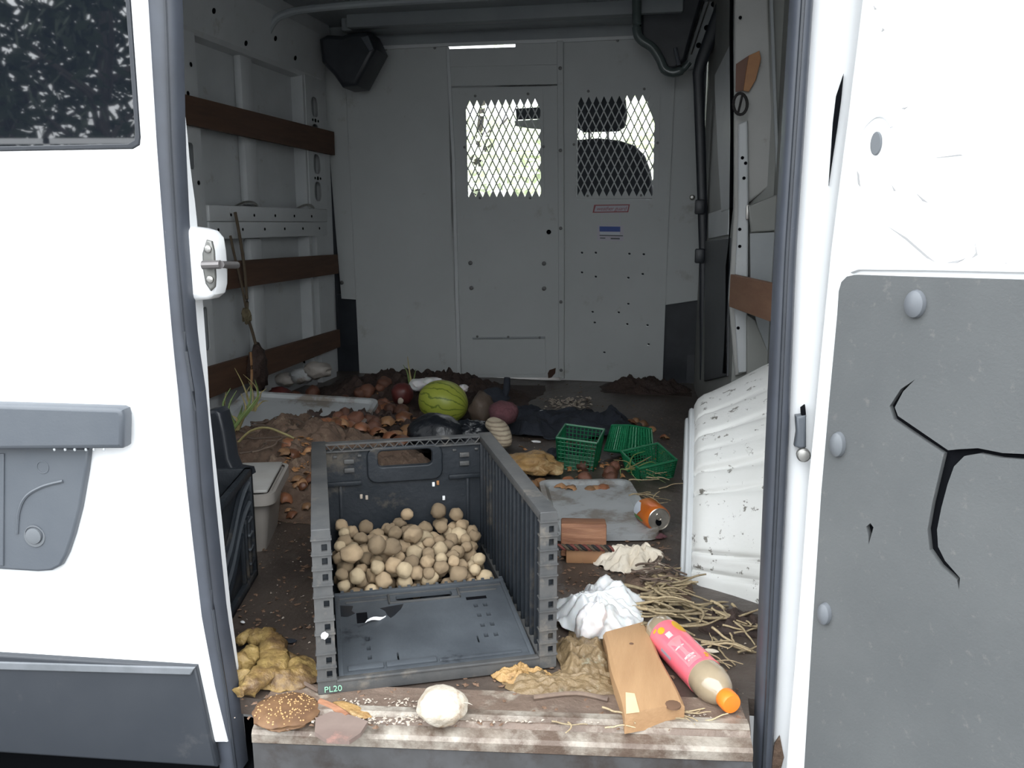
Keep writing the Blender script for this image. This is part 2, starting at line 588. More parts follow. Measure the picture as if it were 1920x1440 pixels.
# floor with slanting rear edge
bm = nbm()
ring = [(-1.76, 1.16), (-.645, 1.16), (-.64, 1.119), (.122, 1.224), (.124, 1.32), (.34, 1.32), (.34, 4.22), (-1.76, 4.22)]
lo = [bm.verts.new((x, y, -.03)) for x, y in ring]
hi = [bm.verts.new((x, y, 0)) for x, y in ring]
bm.faces.new(hi)
bm.faces.new(lo[::-1])
for i in range(8):
    bm.faces.new((lo[i], lo[(i + 1) % 8], hi[(i + 1) % 8], hi[i]))
FLOOR = obj('floor', bm, 'floor', kind='structure', label='muddy brown load floor of the van', smooth=0, origin=(0, 0, 0))

# sill along the rear edge
SA = math.atan2(.29, 2.10)
se = V((math.cos(SA), math.sin(SA), 0))
sn = V((math.sin(SA), -math.cos(SA), 0))
so = V((-1.76, .965, 0))


def sill_prism(prof, s0, s1):
    b_ = nbm()
    A = [b_.verts.new(so + se * s0 + sn * a + V((0, 0, z))) for a, z in prof]
    B = [b_.verts.new(so + se * s1 + sn * a + V((0, 0, z))) for a, z in prof]
    k = len(prof)
    for i in range(k):
        b_.faces.new((A[i], A[(i + 1) % k], B[(i + 1) % k], B[i]))
    b_.faces.new(A[::-1])
    b_.faces.new(B)
    return b_


SILL = obj('trim_1', sill_prism([(-.085, .0), (-.085, .004), (-.02, .004), (-.012, .006), (.004, .003), (.010, -.006), (.012, -.05), (-.03, -.05)], 1.135, 1.898),
           'silldirt', kind='structure', label='worn dirty door sill at the rear edge of the floor', smooth=0, origin=(-.7, 1.1, 0))
obj('sill_lip', sill_prism([(.006, -.012), (.010, -.004), (.026, -.010), (.030, -.016), (.030, -.030), (.01, -.030)], 1.135, 1.898), 'sill', SILL, smooth=0)
obj('sill_edge', sill_prism([(-.022, .004), (-.020, .009), (-.006, .009), (.002, .004), (.002, .0)], 1.135, 1.898), 'sill', SILL, smooth=0)
obj('sill_face', sill_prism([(.012, -.030), (.028, -.032), (.026, -.115), (.012, -.115)], 1.135, 1.898), mat('grey_sill_face', (.075, .075, .078), (.05, .048, .048), 12, .6, dirt=(.035, .028, .025), dsc=9, dlo=.5, dhi=.65), SILL, smooth=0)
BUMP = obj('rear_bumper', sill_prism([(.020, -.125), (.045, -.115), (.16, -.12), (.18, -.15), (.17, -.36), (.03, -.36)], -.3, 2.5), 'cladding',
           label='dark plastic rear step bumper below the sill', cat='bumper', smooth=0)

bm = nbm()
bx(bm, -1.7, .5, 1.16, 1.30, -.60, -.13)
obj('underbody', bm, 'hole', BUMP, smooth=0)
# roof
bm = nbm()
bx(bm, -1.8, .36, 1.05, 4.2, 1.655, 1.69)
ROOF = obj('ceiling', bm, 'roof', kind='structure', label='bare grey steel roof of the load space', smooth=0, origin=(-.7, 2.6, 1.655))
bm = nbm()
tube(bm, spline([aY(500, 66, 3.38), aY(514, 40, 3.38), aY(535, 26, 3.38), aY(580, 17, 3.38), aY(720, 5, 3.38), aY(960, -8, 3.38), aY(1180, -16, 3.38), aY(1300, -16, 3.38)]), .015, 10)
obj('roof_bow', bm, 'roof', ROOF)
bm = nbm()
bx(bm, -1.5, -.05, 3.74, 3.80, 1.60, 1.66, b=.01)
obj('roof_bow', bm, 'roof', ROOF)
bm = nbm()
bx(bm, -1.55, .02, 3.80, 3.93, 1.600, 1.66, b=.012)
obj('roof_header', bm, 'roof', ROOF)

# ================================================================== left wall
bm = nbm()
bx(bm, -1.80, -1.765, 1.08, 4.2, -.03, 1.69)
WL = obj('wall_left', bm, 'grey_in', kind='structure', label='ribbed grey steel left side wall of the load space', smooth=0, origin=(-1.77, 2.6, 0))
bm = nbm()
pr = [(-1.765, 1.40), (-1.715, 1.405), (-1.70, 1.42), (-1.655, 1.595), (-1.66, 1.66), (-1.765, 1.66)]
A = [bm.verts.new((x, 1.2, z)) for x, z in pr]
B = [bm.verts.new((x, 3.93, z)) for x, z in pr]
for i in range(6):
    bm.faces.new((A[i], A[(i + 1) % 6], B[(i + 1) % 6], B[i]))
bm.faces.new(A)
bm.faces.new(B[::-1])
obj('upper_rail', bm, 'grey_in', WL, smooth=0)
# holes in the upper rail
for y_, z_ in ((2.75, 1.45), (2.95, 1.50), (3.2, 1.44), (3.42, 1.50), (3.62, 1.46)):
    bm = nbm()
    x_ = -1.70 + (z_ - 1.42) * .257
    disc(bm, (x_ + .001, y_, z_), (.96, 0, -.25), .010, .002)
    obj('rail_hole', bm, 'hole', WL)


def xplate(loops_yz, X, t, bev=0):
    """plate in the plane x = X facing +x; loops as (y, z)"""
    return plate(loops_yz, (X, 0, 0), (0, 1, 0), (0, 0, 1), t, bev)


# pillar near the partition with oval holes
oval = []
for z_ in (1.285, 1.165, 1.03, .905):
    oval.append(rrect(3.80, 3.875, z_ - .045, z_ + .045, .03))
obj('pillar', xplate([[(3.745, .70), (3.93, .70), (3.93, 1.42), (3.745, 1.44)]] + oval, -1.705, .004, 0), 'rail', WL, smooth=20)
bm = nbm()
bx(bm, -1.765, -1.705, 3.93, 3.97, 0, 1.5)
bx(bm, -1.765, -1.709, 3.725, 3.75, 0, 1.45)
bx(bm, -1.765, -1.705, 3.80, 3.93, 0, .70)
obj('pillar_flange', bm, 'grey_in', WL, smooth=0)
bm = nbm()
bx(bm, -1.757, -1.752, 3.75, 3.93, .72, 1.42)
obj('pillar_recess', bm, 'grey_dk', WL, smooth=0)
for z_ in (1.225, .965):
    bm = nbm()
    for dy in (-.03, 0, .03):
        disc(bm, (-1.7045, 3.838 + dy, z_), (1, 0, 0), .006 if dy else .009, .002)
    obj('pillar_bolt', bm, 'hole', WL)
# mid rail
bm = nbm()
bx(bm, -1.765, -1.699, 2.87, 3.925, .765, .825, b=.006)
bx(bm, -1.765, -1.703, 2.87, 3.925, .70, .765, b=.006)
obj('mid_rail', bm, 'rail', WL)
for k in range(11):
    bm = nbm()
    disc(bm, (-1.6985 if k % 2 else -1.7025, 2.93 + k * .09, .79 if k % 2 else .735), (1, 0, 0), .006, .001)
    obj('rail_hole', bm, 'hole', WL)
for y_ in (3.18, 3.72):
    bm = nbm()
    tube(bm, spline([(-1.712, y_ - .10, .822), (-1.702, y_ - .05, .838), (-1.697, y_, .84), (-1.704, y_ + .05, .832), (-1.712, y_ + .07, .822)], 5), .006, 6)
    obj('tie_hook', bm, 'steel', WL)
# vertical ribs
for (y0, y1, z0, z1) in ((3.215, 3.315, .83, 1.41), (3.215, 3.315, .20, .70)):
    bm = nbm()
    bx(bm, -1.765, -1.728, y0, y1, z0, z1, b=.014)
    obj('rib', bm, 'rail', WL)
    bm = nbm()
    bx(bm, -1.767, -1.7615, y1 + .03, y1 + .037, z0 + .05, z1 - .06)
    obj('rib_slot', bm, 'hole', WL, smooth=0)
# rear pillar of the wall
sl = [rrect(2.765, 2.815, .945, 1.035, .012), rrect(2.70, 2.75, 1.22, 1.33, .02), rrect(2.80, 2.835, .30, .46, .015), rrect(2.80, 2.815, .62, .70, .006)]
obj('pillar', xplate([[(2.52, 0), (2.865, 0), (2.865, 1.42), (2.52, 1.42)]] + sl, -1.71, .004, 0), 'rail', WL, smooth=20)
bm = nbm()
bx(bm, -1.765, -1.7141, 2.855, 2.865, 0, 1.42)
bx(bm, -1.757, -1.752, 2.52, 2.855, .02, 1.42)
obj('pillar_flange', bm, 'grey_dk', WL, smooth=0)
for y_, z_ in ((2.83, .90), (2.80, 1.20), (2.83, 1.30), (2.82, .55), (2.83, .58)):
    bm = nbm()
    disc(bm, (-1.7095, y_, z_), (1, 0, 0), .008, .001)
    obj('pillar_bolt', bm, 'hole', WL)
# wooden slats
for i, (y0, y1, z0a, z1a, z0b, z1b) in enumerate(((2.3, 4.005, 1.093, 1.188, 1.083, 1.19), (2.3, 3.995, .513, .625, .515, .607), (2.3, 3.985, .125, .247, .150, .238))):
    bm = nbm()
    bx(bm, -1.704, -1.684, y0, y1, 0, 1, b=.003)
    for v in bm.verts:
        t = (v.co.y - y0) / (y1 - y0)
        v.co.z = (z0a + (z0b - z0a) * t) + v.co.z * ((z1a - z0a) + ((z1b - z0b) - (z1a - z0a)) * t) + .002 * fbm(v.co, 2, i)
    obj('slat', bm, 'slat', WL, smooth=0)
# black wheel-arch gap low at the front corner
for lp in ([(590, 602), (612, 602), (614, 650), (590, 660)], [(560, 668), (618, 655), (616, 672), (575, 684)]):
    n_ = V((1, 0, 0))
    pts = [aX(x, y, -1.757) for x, y in lp]
    bm = nbm()
    bm.faces.new([bm.verts.new(p) for p in pts])
    r = bmesh.ops.extrude_face_region(bm, geom=bm.faces[:])
    bmesh.ops.translate(bm, vec=(-.006, 0, 0), verts=[e for e in r['geom'] if isinstance(e, bmesh.types.BMVert)])
    obj('wall_opening', bm, 'hole', WL, smooth=0)

# ================================================================== right wall
RWp, RWd = V((.06, 3.95, 0)), V((.1, -1.2, 0)).normalized()
RWn = V((-RWd.y, RWd.x, 0))
if RWn.x > 0:
    RWn = -RWn
bm = nbm()
for a, b in (((.055, 4.15), (.06, 3.95)), ((.06, 3.95), (.155, 2.78)), ((.155, 2.78), (.25, 2.74)), ((.25, 2.74), (.335, 1.45)), ((.335, 1.45), (.335, 1.25))):
    q = [bm.verts.new((a[0], a[1], -.03)), bm.verts.new((b[0], b[1], -.03)), bm.verts.new((b[0], b[1], 1.69)), bm.verts.new((a[0], a[1], 1.69))]
    bm.faces.new(q)
bmesh.ops.remove_doubles(bm, verts=bm.verts, dist=1e-4)
r = bmesh.ops.extrude_face_region(bm, geom=bm.faces[:])
bmesh.ops.translate(bm, vec=(.06, 0, 0), verts=[e for e in r['geom'] if isinstance(e, bmesh.types.BMVert)])
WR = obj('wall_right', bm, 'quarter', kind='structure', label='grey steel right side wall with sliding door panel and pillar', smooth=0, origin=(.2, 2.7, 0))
# sliding door pressing
obj('door_pressing', pxplate([[(1340, 140), (1372, 75), (1372, 390), (1352, 398), (1346, 300), (1340, 170)]], RWp, RWn, .012, .004, .010), 'grey_in', WL and WR)
obj('door_pressing', pxplate([[(1328, 400), (1366, 388), (1364, 440), (1328, 448)]], RWp, RWn, .010, .003, .008), 'grey_in', WR)
obj('door_trim', pxplate([[(1322, 452), (1366, 446), (1362, 705), (1320, 715)]], RWp, RWn, .012, .003, .010), 'blackpl', WR)
bm = nbm()
tube(bm, [aP(x, y, RWp + RWn * .02, RWn) for x, y in ((1372, -10), (1371, 60), (1373, 245), (1371, 390), (1364, 500), (1358, 700))], .006, 8)
obj('door_edge_gap', bm, 'hole', WR)
# pillar between sliding door and rear quarter
PCp = V((.15, 2.76, 0))
obj('pillar', pxplate([[(1377, -12), (1440, -12), (1447, 160), (1458, 345), (1440, 352), (1402, 382), (1402, 700), (1378, 705), (1366, 560), (1376, 400)]], PCp, NB, .03, .006, .012), 'pillar_r', WR)
obj('pillar_flange', pxplate([[(1384, 232), (1402, 225), (1404, 370), (1402, 698), (1384, 700), (1376, 560), (1384, 395)]], PCp, NB, .016, .006, .030), 'grey_in', WR)
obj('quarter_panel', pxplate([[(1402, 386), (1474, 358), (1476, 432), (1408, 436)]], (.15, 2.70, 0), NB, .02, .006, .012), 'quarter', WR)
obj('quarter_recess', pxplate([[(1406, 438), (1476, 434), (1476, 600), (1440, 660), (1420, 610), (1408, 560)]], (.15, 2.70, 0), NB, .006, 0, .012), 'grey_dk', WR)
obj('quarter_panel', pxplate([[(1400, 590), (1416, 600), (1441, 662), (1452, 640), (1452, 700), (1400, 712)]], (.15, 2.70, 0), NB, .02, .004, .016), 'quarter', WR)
obj('quarter_edge', pxplate([[(1443, -12), (1449, -12), (1462, 346), (1456, 350)]], (.15, 2.73, 0), NB, .01, .001, .012), 'grey_dk', WR)
for x, y in ((1388, 33), (1392, 296), (1398, 306), (1395, 334), (1387, 430), (1387, 462), (1384, 555), (1386, 575), (1384, 615)):
    bm = nbm()
    disc(bm, aP(x, y, PCp + NB * .0305, NB), NB, .005, .0015)
    obj('pillar_hole', bm, 'hole', WR)
bm = nbm()
bx(bm, -.006, .006, -.012, 0, -.022, .022, Matrix.Translation(aP(1402, 398, PCp + NB * .035, NB)), b=.003)
obj('catch', bm, 'steel', WR)
bm = nbm()
a, b = V((.150, 2.705, 0)), V((.242, 2.28, 0))
d = (b - a).normalized()
nn = V((-d.y, d.x, 0))
if nn.x > 0:
    nn = -nn
T = Matrix((d, nn, UZ)).transposed().to_4x4()
T.translation = a
bx(bm, 0, (b - a).length, 0, .018, .507, .606, T, b=.002)
obj('slat', bm, 'slat_r', WR, smooth=0)
# black seal strip along the sliding door opening and roof rail behind it
bm = nbm()
Lx = rs([(1350, -14), (1330, 40), (1298, 128), (1300, 160), (1305, 300), (1311, 480), (1312, 712)], 30)
Rx = rs([(1374, -14), (1352, 50), (1320, 132), (1320, 160), (1324, 300), (1328, 480), (1322, 712)], 30)
band(bm, [aY(x, y, 3.72) for x, y in Lx], [aY(x, y, 3.72) for x, y in Rx], .008, .03, NB)
obj('door_seal', bm, 'blackpl', WR)
for y in (388, 480):
    bm = nbm()
    c = aY(1312, y, 3.70)
    bx(bm, c.x - .02, c.x + .02, 3.69, 3.72, c.z - .03, c.z + .03, b=.006)
    obj('seal_clip', bm, 'blackpl', WR)
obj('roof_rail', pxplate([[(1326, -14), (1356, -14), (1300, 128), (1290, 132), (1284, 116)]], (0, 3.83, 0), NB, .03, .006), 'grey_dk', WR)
for x, y in ((1338, 8), (1325, 52), (1310, 85)):
    bm = nbm()
    disc(bm, aY(x, y, 3.829), NB, .011, .002)
    obj('rail_hole', bm, 'hole', WR)
bm = nbm()
tube(bm, [aY(1330, 0, 3.815), aY(1296, 102, 3.815)], .003, 6)
obj('rail_edge', bm, 'steel', WR)

# corner caps under the roof
bm = nbm()
CAPL = obj('corner_trim_cap', pxplate([[(597, 72), (612, 64), (640, 66), (656, 60), (688, 58), (704, 92), (690, 118), (668, 160), (640, 163), (624, 140), (602, 116)]], (0, 3.74, 0), NB, .18, .02), 'blackpl',
           label='black plastic corner cap under the roof on the left', cat='trim cap')
bm.free()
obj('cap_highlight', pxplate([[(676, 70), (690, 66), (700, 92), (692, 96)]], (0, 3.74, 0), NB, .01, .003, .006), 'greypl', CAPL)  # lighter grey plate painted in as the cap's highlight
CAPR = obj('corner_trim_cap', pxplate([[(1200, -14), (1322, -14), (1300, 60), (1286, 112), (1268, 130), (1250, 132), (1238, 110), (1225, 92), (1200, 74)]], (0, 3.76, 0), NB, .12, .015), 'blackpl',
           label='black corner bracket with glossy green-grey rim under the roof on the right', cat='trim cap')
bm = nbm()
tube(bm, spline([aY(x, y, 3.72) for x, y in ((1194, -18), (1194, 30), (1195, 62), (1204, 76), (1224, 90), (1238, 112), (1246, 130), (1262, 136), (1280, 130), (1292, 116))], 5), [.019] * 40 + [.014] * 6, 12)
obj('rim', bm, mat('glossy_rim', (.10, .13, .125), (.07, .09, .09), 6, .22, coat=.4), CAPR)
bm = nbm()
tube(bm, spline([aY(x, y, 3.72) for x, y in ((1266, 90), (1270, 108), (1273, 122))], 4), .008, 8)
obj('rib', bm, 'greypl', CAPR)

# ================================================================== partition
PT, PB = V((-.8, 3.975, 1.57)), V((-.8, 4.09, 0))
pv = (PT - PB).normalized()
PN = UX.cross(pv)
PP = PB.copy()
PART = thing('bulkhead_partition', 'grey steel bulkhead partition with two mesh windows and central door', 'partition', (-.8, 4.09, 0))


def pp(x, y, off=0.0):
    return aP(x, y, PP + PN * off, PN)


def pplate(loops, t, bev=0, off=0.0):
    return pxplate(loops, PP, PN, t, bev, off)


def px_uv(x, y):
    q = pp(x, y) - PP
    return q.dot(UX), q.dot(pv)


def mesh_holes(cx, top, cols, rows, cw, ch, shrink):
    """centres of a staggered lattice of diamond holes"""
    H = []
    for j in range(rows):
        nrow = cols if j % 2 == 0 else cols + 1
        for i in range(nrow):
            x = cx + (i - (nrow - 1) / 2) * cw
            y = top - ch / 2 - j * ch / 2
            a, b = cw / 2 * shrink, ch / 2 * shrink
            H.append([(x + a, y), (x, y + b), (x - a, y), (x, y - b)])
    return H


obj('side_panel', pplate([[(645, 95), (840, 85), (857, 440), (867, 706), (674, 708)]], .010, .002), 'part', PART)
obj('wing_panel', pplate([[(600, 60), (660, 60), (668, 562), (640, 560), (628, 420)]], .008, .002, -.012), 'part', PART)
# door leaf with mesh window
u0, v0 = px_uv(839, 92)
u1, v1 = px_uv(1043, 92)
dl = [(840, 161), (1049, 157), (1054, 440), (1054, 708), (858, 708), (846, 440)]
mc, mt_ = px_uv(943, 184)
cw, ch = .0339, .0690
DH = mesh_holes(px_uv(943, 260)[0] + .0, mt_, 10, 12, cw, ch, .84)
win = rrect(px_uv(876, 260)[0] - .004, px_uv(1012, 260)[0] + .004, mt_ - 6.6 * ch, mt_ + .004, .006)
pl2 = [[px_uv(x, y) for x, y in dl], win]
dme = plate(pl2, PP, UX, pv, .010, .0015)
DOOR = obj('door_leaf', dme, 'part', PART)
lid = [px_uv(x, y) for x, y in ((868, 167), (1018, 165), (1021, 374), (873, 376))]
obj('mesh_window', plate([lid] + DH, PP + PN * .005, UX, pv, .0035, 0), 'part', DOOR, smooth=0)
obj('header_panel', pplate([[(838, 125), (1049, 120), (1049, 162), (840, 166)]], .012, .002), 'part', PART)
obj('header_panel', pplate([[(836, 92), (966, 88), (966, 80), (1049, 77), (1049, 121), (837, 126)]], .014, .002, .004), 'part', PART)
obj('top_channel', pplate([[(640, 89), (836, 80), (1046, 72), (1190, 66), (1190, 73), (1046, 80), (966, 82), (836, 87), (640, 97)]], .02, .002, .01), 'rail', PART)
obj('leak_strip', pplate([[(600, 40), (1330, 20), (1330, 60), (1190, 69), (1046, 75), (836, 83), (600, 93)]], .01, 0, .003), 'roof', PART, smooth=0)  # strip added above the channel to block light leaking from the cab
obj('hinge_strip', pplate([[(836, 88), (842, 88), (853, 300), (864, 704), (857, 704), (847, 300)]], .008, .002, .006), 'rail', PART)
obj('hatch_cover', pplate([[(888, 637), (1022, 636), (1024, 697), (1019, 702), (893, 702), (888, 698)]], .004, .001, .004), 'part', DOOR)
bm = nbm()
tube(bm, [pp(886, 634, .004), pp(1022, 633, .004)], .005, 8)
obj('hatch_hinge', bm, 'grey_dk', DOOR)
for x, y in ((895, 631), (953, 632), (1012, 633), (891, 180), (990, 176), (871, 276), (1019, 275), (900, 371), (994, 371)):
    bm = nbm()
    disc(bm, pp(x, y, .006), PN, .006, .003)
    obj('screw', bm, 'screw', DOOR)
for x, y in ((882, 493), (1020, 494), (884, 540), (1020, 541)):
    bm = nbm()
    disc(bm, pp(x, y, .002), PN, .010, .005)
    obj('bolt', bm, 'screw', DOOR)
bm = nbm()
disc(bm, pp(1029, 435, .001), PN, .011, .003)
obj('lock', bm, 'hole', DOOR)
obj('rust_patch', pplate([[(1027, 700), (1030, 694), (1042, 690), (1041, 700), (1034, 708), (1028, 709)]], .002, 0, .003), mat('rust', (.06, .03, .02), rough=.9), DOOR, smooth=0)
obj('post', pplate([[(1044, 76), (1056, 76), (1058, 440), (1058, 710), (1047, 708), (1047, 440)]], .016, .003, .012), 'part', PART)
for y in (128, 282, 428, 566, 694):
    bm = nbm()
    disc(bm, pp(1050 + y * .003, y, .012), PN, .008, .004)
    obj('post_screw', bm, 'screw', PART)
# right panel with mesh window
rl = [(1049, 78), (1196, 70), (1215, 90), (1240, 125), (1266, 138), (1252, 450), (1242, 722), (1150, 716), (1050, 712)]
rc, rt_ = px_uv(1155, 177)
RH = mesh_holes(px_uv(1153, 260)[0], rt_, 10, 12, .0342, .0695, .84)
rwin = rrect(px_uv(1084, 260)[0] - .004, px_uv(1225, 260)[0] + .004, rt_ - 6.6 * .0695, rt_ + .004, .006)
hol = []
for x, y in ((1091, 474), (1117, 474), (1180, 476), (1207, 477), (1091, 511), (1117, 519), (1178, 521), (1205, 514), (1178, 570), (1111, 585), (1160, 586), (1115, 605), (1176, 608), (1214, 610), (1216, 646), (1133, 661)):
    c_ = px_uv(x, y)
    hol.append(ell(c_[0], c_[1], .0065, .0055, 10))
RP = obj('side_panel', plate([[px_uv(x, y) for x, y in rl], rwin] + hol, PP, UX, pv, .010, .0), 'part', PART, smooth=20)
lid = [px_uv(x, y) for x, y in ((1062, 165), (1238, 160), (1234, 372), (1062, 374))]
obj('mesh_window', plate([lid] + RH, PP + PN * .005, UX, pv, .0035, 0), 'part', RP, smooth=0)
for x, y in ((1103, 171), (1208, 167), (1076, 271), (1233, 268), (1102, 367), (1202, 366), (1158, 76), (724, 92), (815, 90)):
    bm = nbm()
    disc(bm, pp(x, y, .006), PN, .006, .003)
    obj('screw', bm, 'screw', RP)
obj('wing_panel', pplate([[(1190, 40), (1330, 40), (1318, 150), (1316, 300), (1316, 562), (1248, 572), (1250, 300), (1190, 120)]], .008, .002, -.012), 'part', PART)
bm = nbm()
disc(bm, pp(1298, 370, -.012), PN, .012, .008)
obj('wing_bolt', bm, 'steel', PART)
bm = nbm()
disc(bm, pp(641, 530, -.012), PN, .010, .006)
obj('wing_bolt', bm, 'screw', PART)
for nm_, lp in (('gap_blocker', [(1240, 556), (1322, 548), (1322, 735), (1236, 735)]), ('gap_blocker', [(632, 552), (680, 552), (684, 720), (640, 720)])):
    obj(nm_, pplate([lp], .02, .002, -.05), 'blackpl', PART)  # dark plates added behind the lower gaps to block the bright cab
bm = nbm()
bx(bm, .02, .40, 4.13, 4.16, -.03, 1.69)
obj('leak_filler', bm, 'blackpl', WR, smooth=0)  # added filler, stops cab light leaking past the right end of the partition
bm = nbm()
bx(bm, -1.82, -1.60, 4.13, 4.16, -.03, 1.69)
obj('leak_filler', bm, 'blackpl', WL, smooth=0)  # same added light block at the left end
# stickers on the partition
RED = obj('brand_sticker', pplate([[(1114, 384), (1181, 383), (1178, 398), (1111, 399)], [(1117, 386), (1114, 397), (1176, 396), (1178.5, 385)]], .0006, 0, .002), 'red_st',
          label='small slanted red brand sticker under the right mesh window', cat='sticker', smooth=0)
c1, c2 = pp(1146, 391.3, .0025), pp(1114, 391.5, .0025)
obj('lettering', text_mesh('weather guard', .0255, c1, UX, pv, .0003, .35, .92), 'red_st', RED, smooth=0)
obj('sticker_field', pplate([[(1117, 386.5), (1178, 385.5), (1175.5, 396), (1114.5, 397)]], .0004, 0, .0015), 'lilac_st', RED, smooth=0)
FAD = obj('notice_sticker', pplate([[(1128, 401), (1162, 401), (1162, 419), (1128, 419)]], .0006, 0, .0015), 'part', label='faded grey notice sticker below the red brand sticker', cat='sticker', smooth=0)
obj('border', pplate([[(1127, 400), (1163, 400), (1163, 420), (1127, 420)], [(1128.5, 401.5), (1161.5, 401.5), (1161.5, 418.5), (1128.5, 418.5)]], .0004, 0, .0018), 'lilac_st', FAD, smooth=0)
BLU = obj('instruction_sticker', pplate([[(1120, 422), (1169, 423), (1169, 452), (1119, 451)]], .0006, 0, .0015), 'lilac_st', label='white instruction sticker with a blue block and dark line', cat='sticker', smooth=0)
obj('blue_block', pplate([[(1124, 424.5), (1163, 425), (1163, 434.5), (1124, 434)]], .0004, 0, .0022), 'blue_st', BLU, smooth=0)
obj('pale_row', pplate([[(1125, 435), (1162, 435.5), (1162, 440), (1125, 439.5)]], .0004, 0, .0022), 'pale_st', BLU, smooth=0)
obj('dark_line', pplate([[(1124, 440.5), (1168, 441.2), (1168, 443), (1124, 442.2)]], .0004, 0, .0022), 'ink', BLU, smooth=0)
obj('print_line', pplate([[(1125, 445.5), (1135, 445.7), (1135, 447.5), (1125, 447.3)]], .0004, 0, .0022), 'ink', BLU, smooth=0)
obj('print_line', pplate([[(1145, 446), (1162, 446.3), (1162, 448.8), (1145, 448.5)]], .0004, 0, .0022), 'ink', BLU, smooth=0)

# ================================================================== cab beyond the partition
bm = nbm()
bx(bm, -1.8, .36, 4.22, 6.6, -.1, -.03)
obj('cab_floor', bm, 'cab', kind='structure', label='dark cab floor', smooth=0)
bm = nbm()
bx(bm, -1.72, .2, 5.55, 6.5, -.03, .80, b=.08)
obj('dashboard', bm, 'cab', label='dark dashboard beyond the partition', cat='dashboard')
for k, (x0, x1) in enumerate(((-1.85, -1.78), (.30, .37))):
    bm = nbm()
    bx(bm, x0, x1, 4.2, 6.6, -.1, .80)
    bx(bm, x0, x1, 4.2, 4.75, .80, 2.05)
    bx(bm, x0, x1, 4.75, 6.2, 1.50, 2.05)
    obj('wall_cab_' + ('left', 'right')[k], bm, 'cab', kind='structure', label='%s cab door wall with its window opening' % ('left', 'right')[k], smooth=0)
bm = nbm()
bx(bm, -1.85, .37, 4.2, 5.2, 2.0, 2.05)
bx(bm, -1.85, .37, 4.14, 4.2, 1.668, 2.05)
obj('cab_ceiling', bm, 'visor', kind='structure', label='pale cab headliner', smooth=0)
bm = nbm()
q = [(-1.78, 5.2, 2.0), (.30, 5.2, 2.0), (.30, 6.5, .80), (-1.78, 6.5, .80)]
vs = [bm.verts.new(p) for p in q]
bm.faces.new(vs)
obj('windscreen', bm, 'screen', label='clear windscreen seen through the mesh windows', cat='windscreen', smooth=0)


def seat(dx, dz, dY, label):
    Yb = 4.62 + dY
    t = thing('cab_seat', label, 'seat', V((-.45 + dx, Yb, -.03)), group='cab seats')
    sh = V((dx, dY, dz))
    for nm, lp, off, th in (('backrest', [(1040, 430), (1034, 330), (1044, 272), (1070, 262), (1120, 258), (1160, 262), (1190, 272), (1208, 290), (1219, 320), (1225, 360), (1228, 430), (1228, 640), (1040, 640)], 0, .14),
                            ('headrest', [(1080, 182), (1092, 174), (1160, 174), (1172, 184), (1175, 215), (1170, 236), (1158, 244), (1092, 246), (1080, 238), (1077, 210)], .02, .10)):
        me = pxplate([lp], (0, 4.62, 0), NB, th, .03, off)
        me.transform(Matrix.Translation(sh))
        obj(nm, me, 'seat', t)
    for x in (1105, 1140):
        bm = nbm()
        tube(bm, [aY(x, 270, 4.68) + sh, aY(x, 235, 4.68) + sh], .008, 8)
        obj('headrest_post', bm, 'steel', t)
    bm = nbm()
    c = aY(1132, 640, 4.62) + sh
    bx(bm, c.x - .26, c.x + .26, Yb, Yb + .5, max(.0, c.z - .02), c.z + .14, b=.04)
    obj('cushion', bm, 'seat', t)
    bm = nbm()
    bx(bm, c.x - .22, c.x + .22, Yb + .05, Yb + .45, -.03, max(.02, c.z))
    obj('seat_base', bm, 'cab', t, smooth=0)


seat(0, 0, 0, 'dark passenger seat with headrest behind the right mesh window')
seat(-1.02, -.20, .0, 'dark driver seat, only its shoulder showing in the left mesh window')
MIR = obj('rear_view_mirror', pxplate([[(966, 203), (1014, 200), (1016, 222), (968, 224)]], (0, 5.3, 0), NB, .03, .008), 'blackpl', label='dark rear-view mirror seen through the left mesh window', cat='mirror')
obj('sun_visor', pxplate([[(964, 226), (1030, 222), (1030, 244), (990, 240), (966, 236)]], (0, 5.34, 0), NB, .02, .006), 'visor', label='grey visor edge under the mirror in the left mesh window', cat='visor')

# ================================================================== left rear door (closed)
da = math.radians(5)
DD, DN = V((math.cos(da), math.sin(da), 0)), V((math.sin(da), -math.cos(da), 0))
DP = V((-.735, 1.12, 0))


def dxy(x, y, off=0):
    q = aP(x, y, DP + DN * off, DN) - DP
    return q.dot(DD), q.z


def dplate(loops, t, bev=0, off=0.0):
    return plate(loops, DP + DN * off, DD, UZ, t, bev)


edge = [dxy(x, y) for x, y in ((425, 1395), (400, 1290), (375, 1160), (357, 1010), (345, 900), (330, 760), (320, 640), (308, 500), (300, 400), (290, 270), (281, 130), (273, 0))]
out = [(-.80, -.14)] + [edge[0]] + edge[1:] + [(edge[-1][0], 1.58), (-.80, 1.58)]
wl = [dxy(261, 276), dxy(252, 150), dxy(241, 0)]
wloop = [dxy(0, 282), (wl[0][0] - .012, wl[0][1] - .001), (wl[0][0] - .002, wl[0][1] + .004), (wl[0][0], wl[0][1] + .014), wl[1], wl[2], (wl[2][0], 1.38), (-.72, 1.38), (-.72, dxy(0, 282)[1])]
D1 = obj('door_1', dplate([out, wloop], .05, .008), 'white', kind='structure', label='closed white left rear door with tinted window and black handle', origin=(-.9, 1.1, -.1))


def inset(lp, d):
    cx = sum(p[0] for p in lp) / len(lp)
    cy = sum(p[1] for p in lp) / len(lp)
    return [(x + (d if x < cx else -d), y + (d if y < cy else -d)) for x, y in lp]


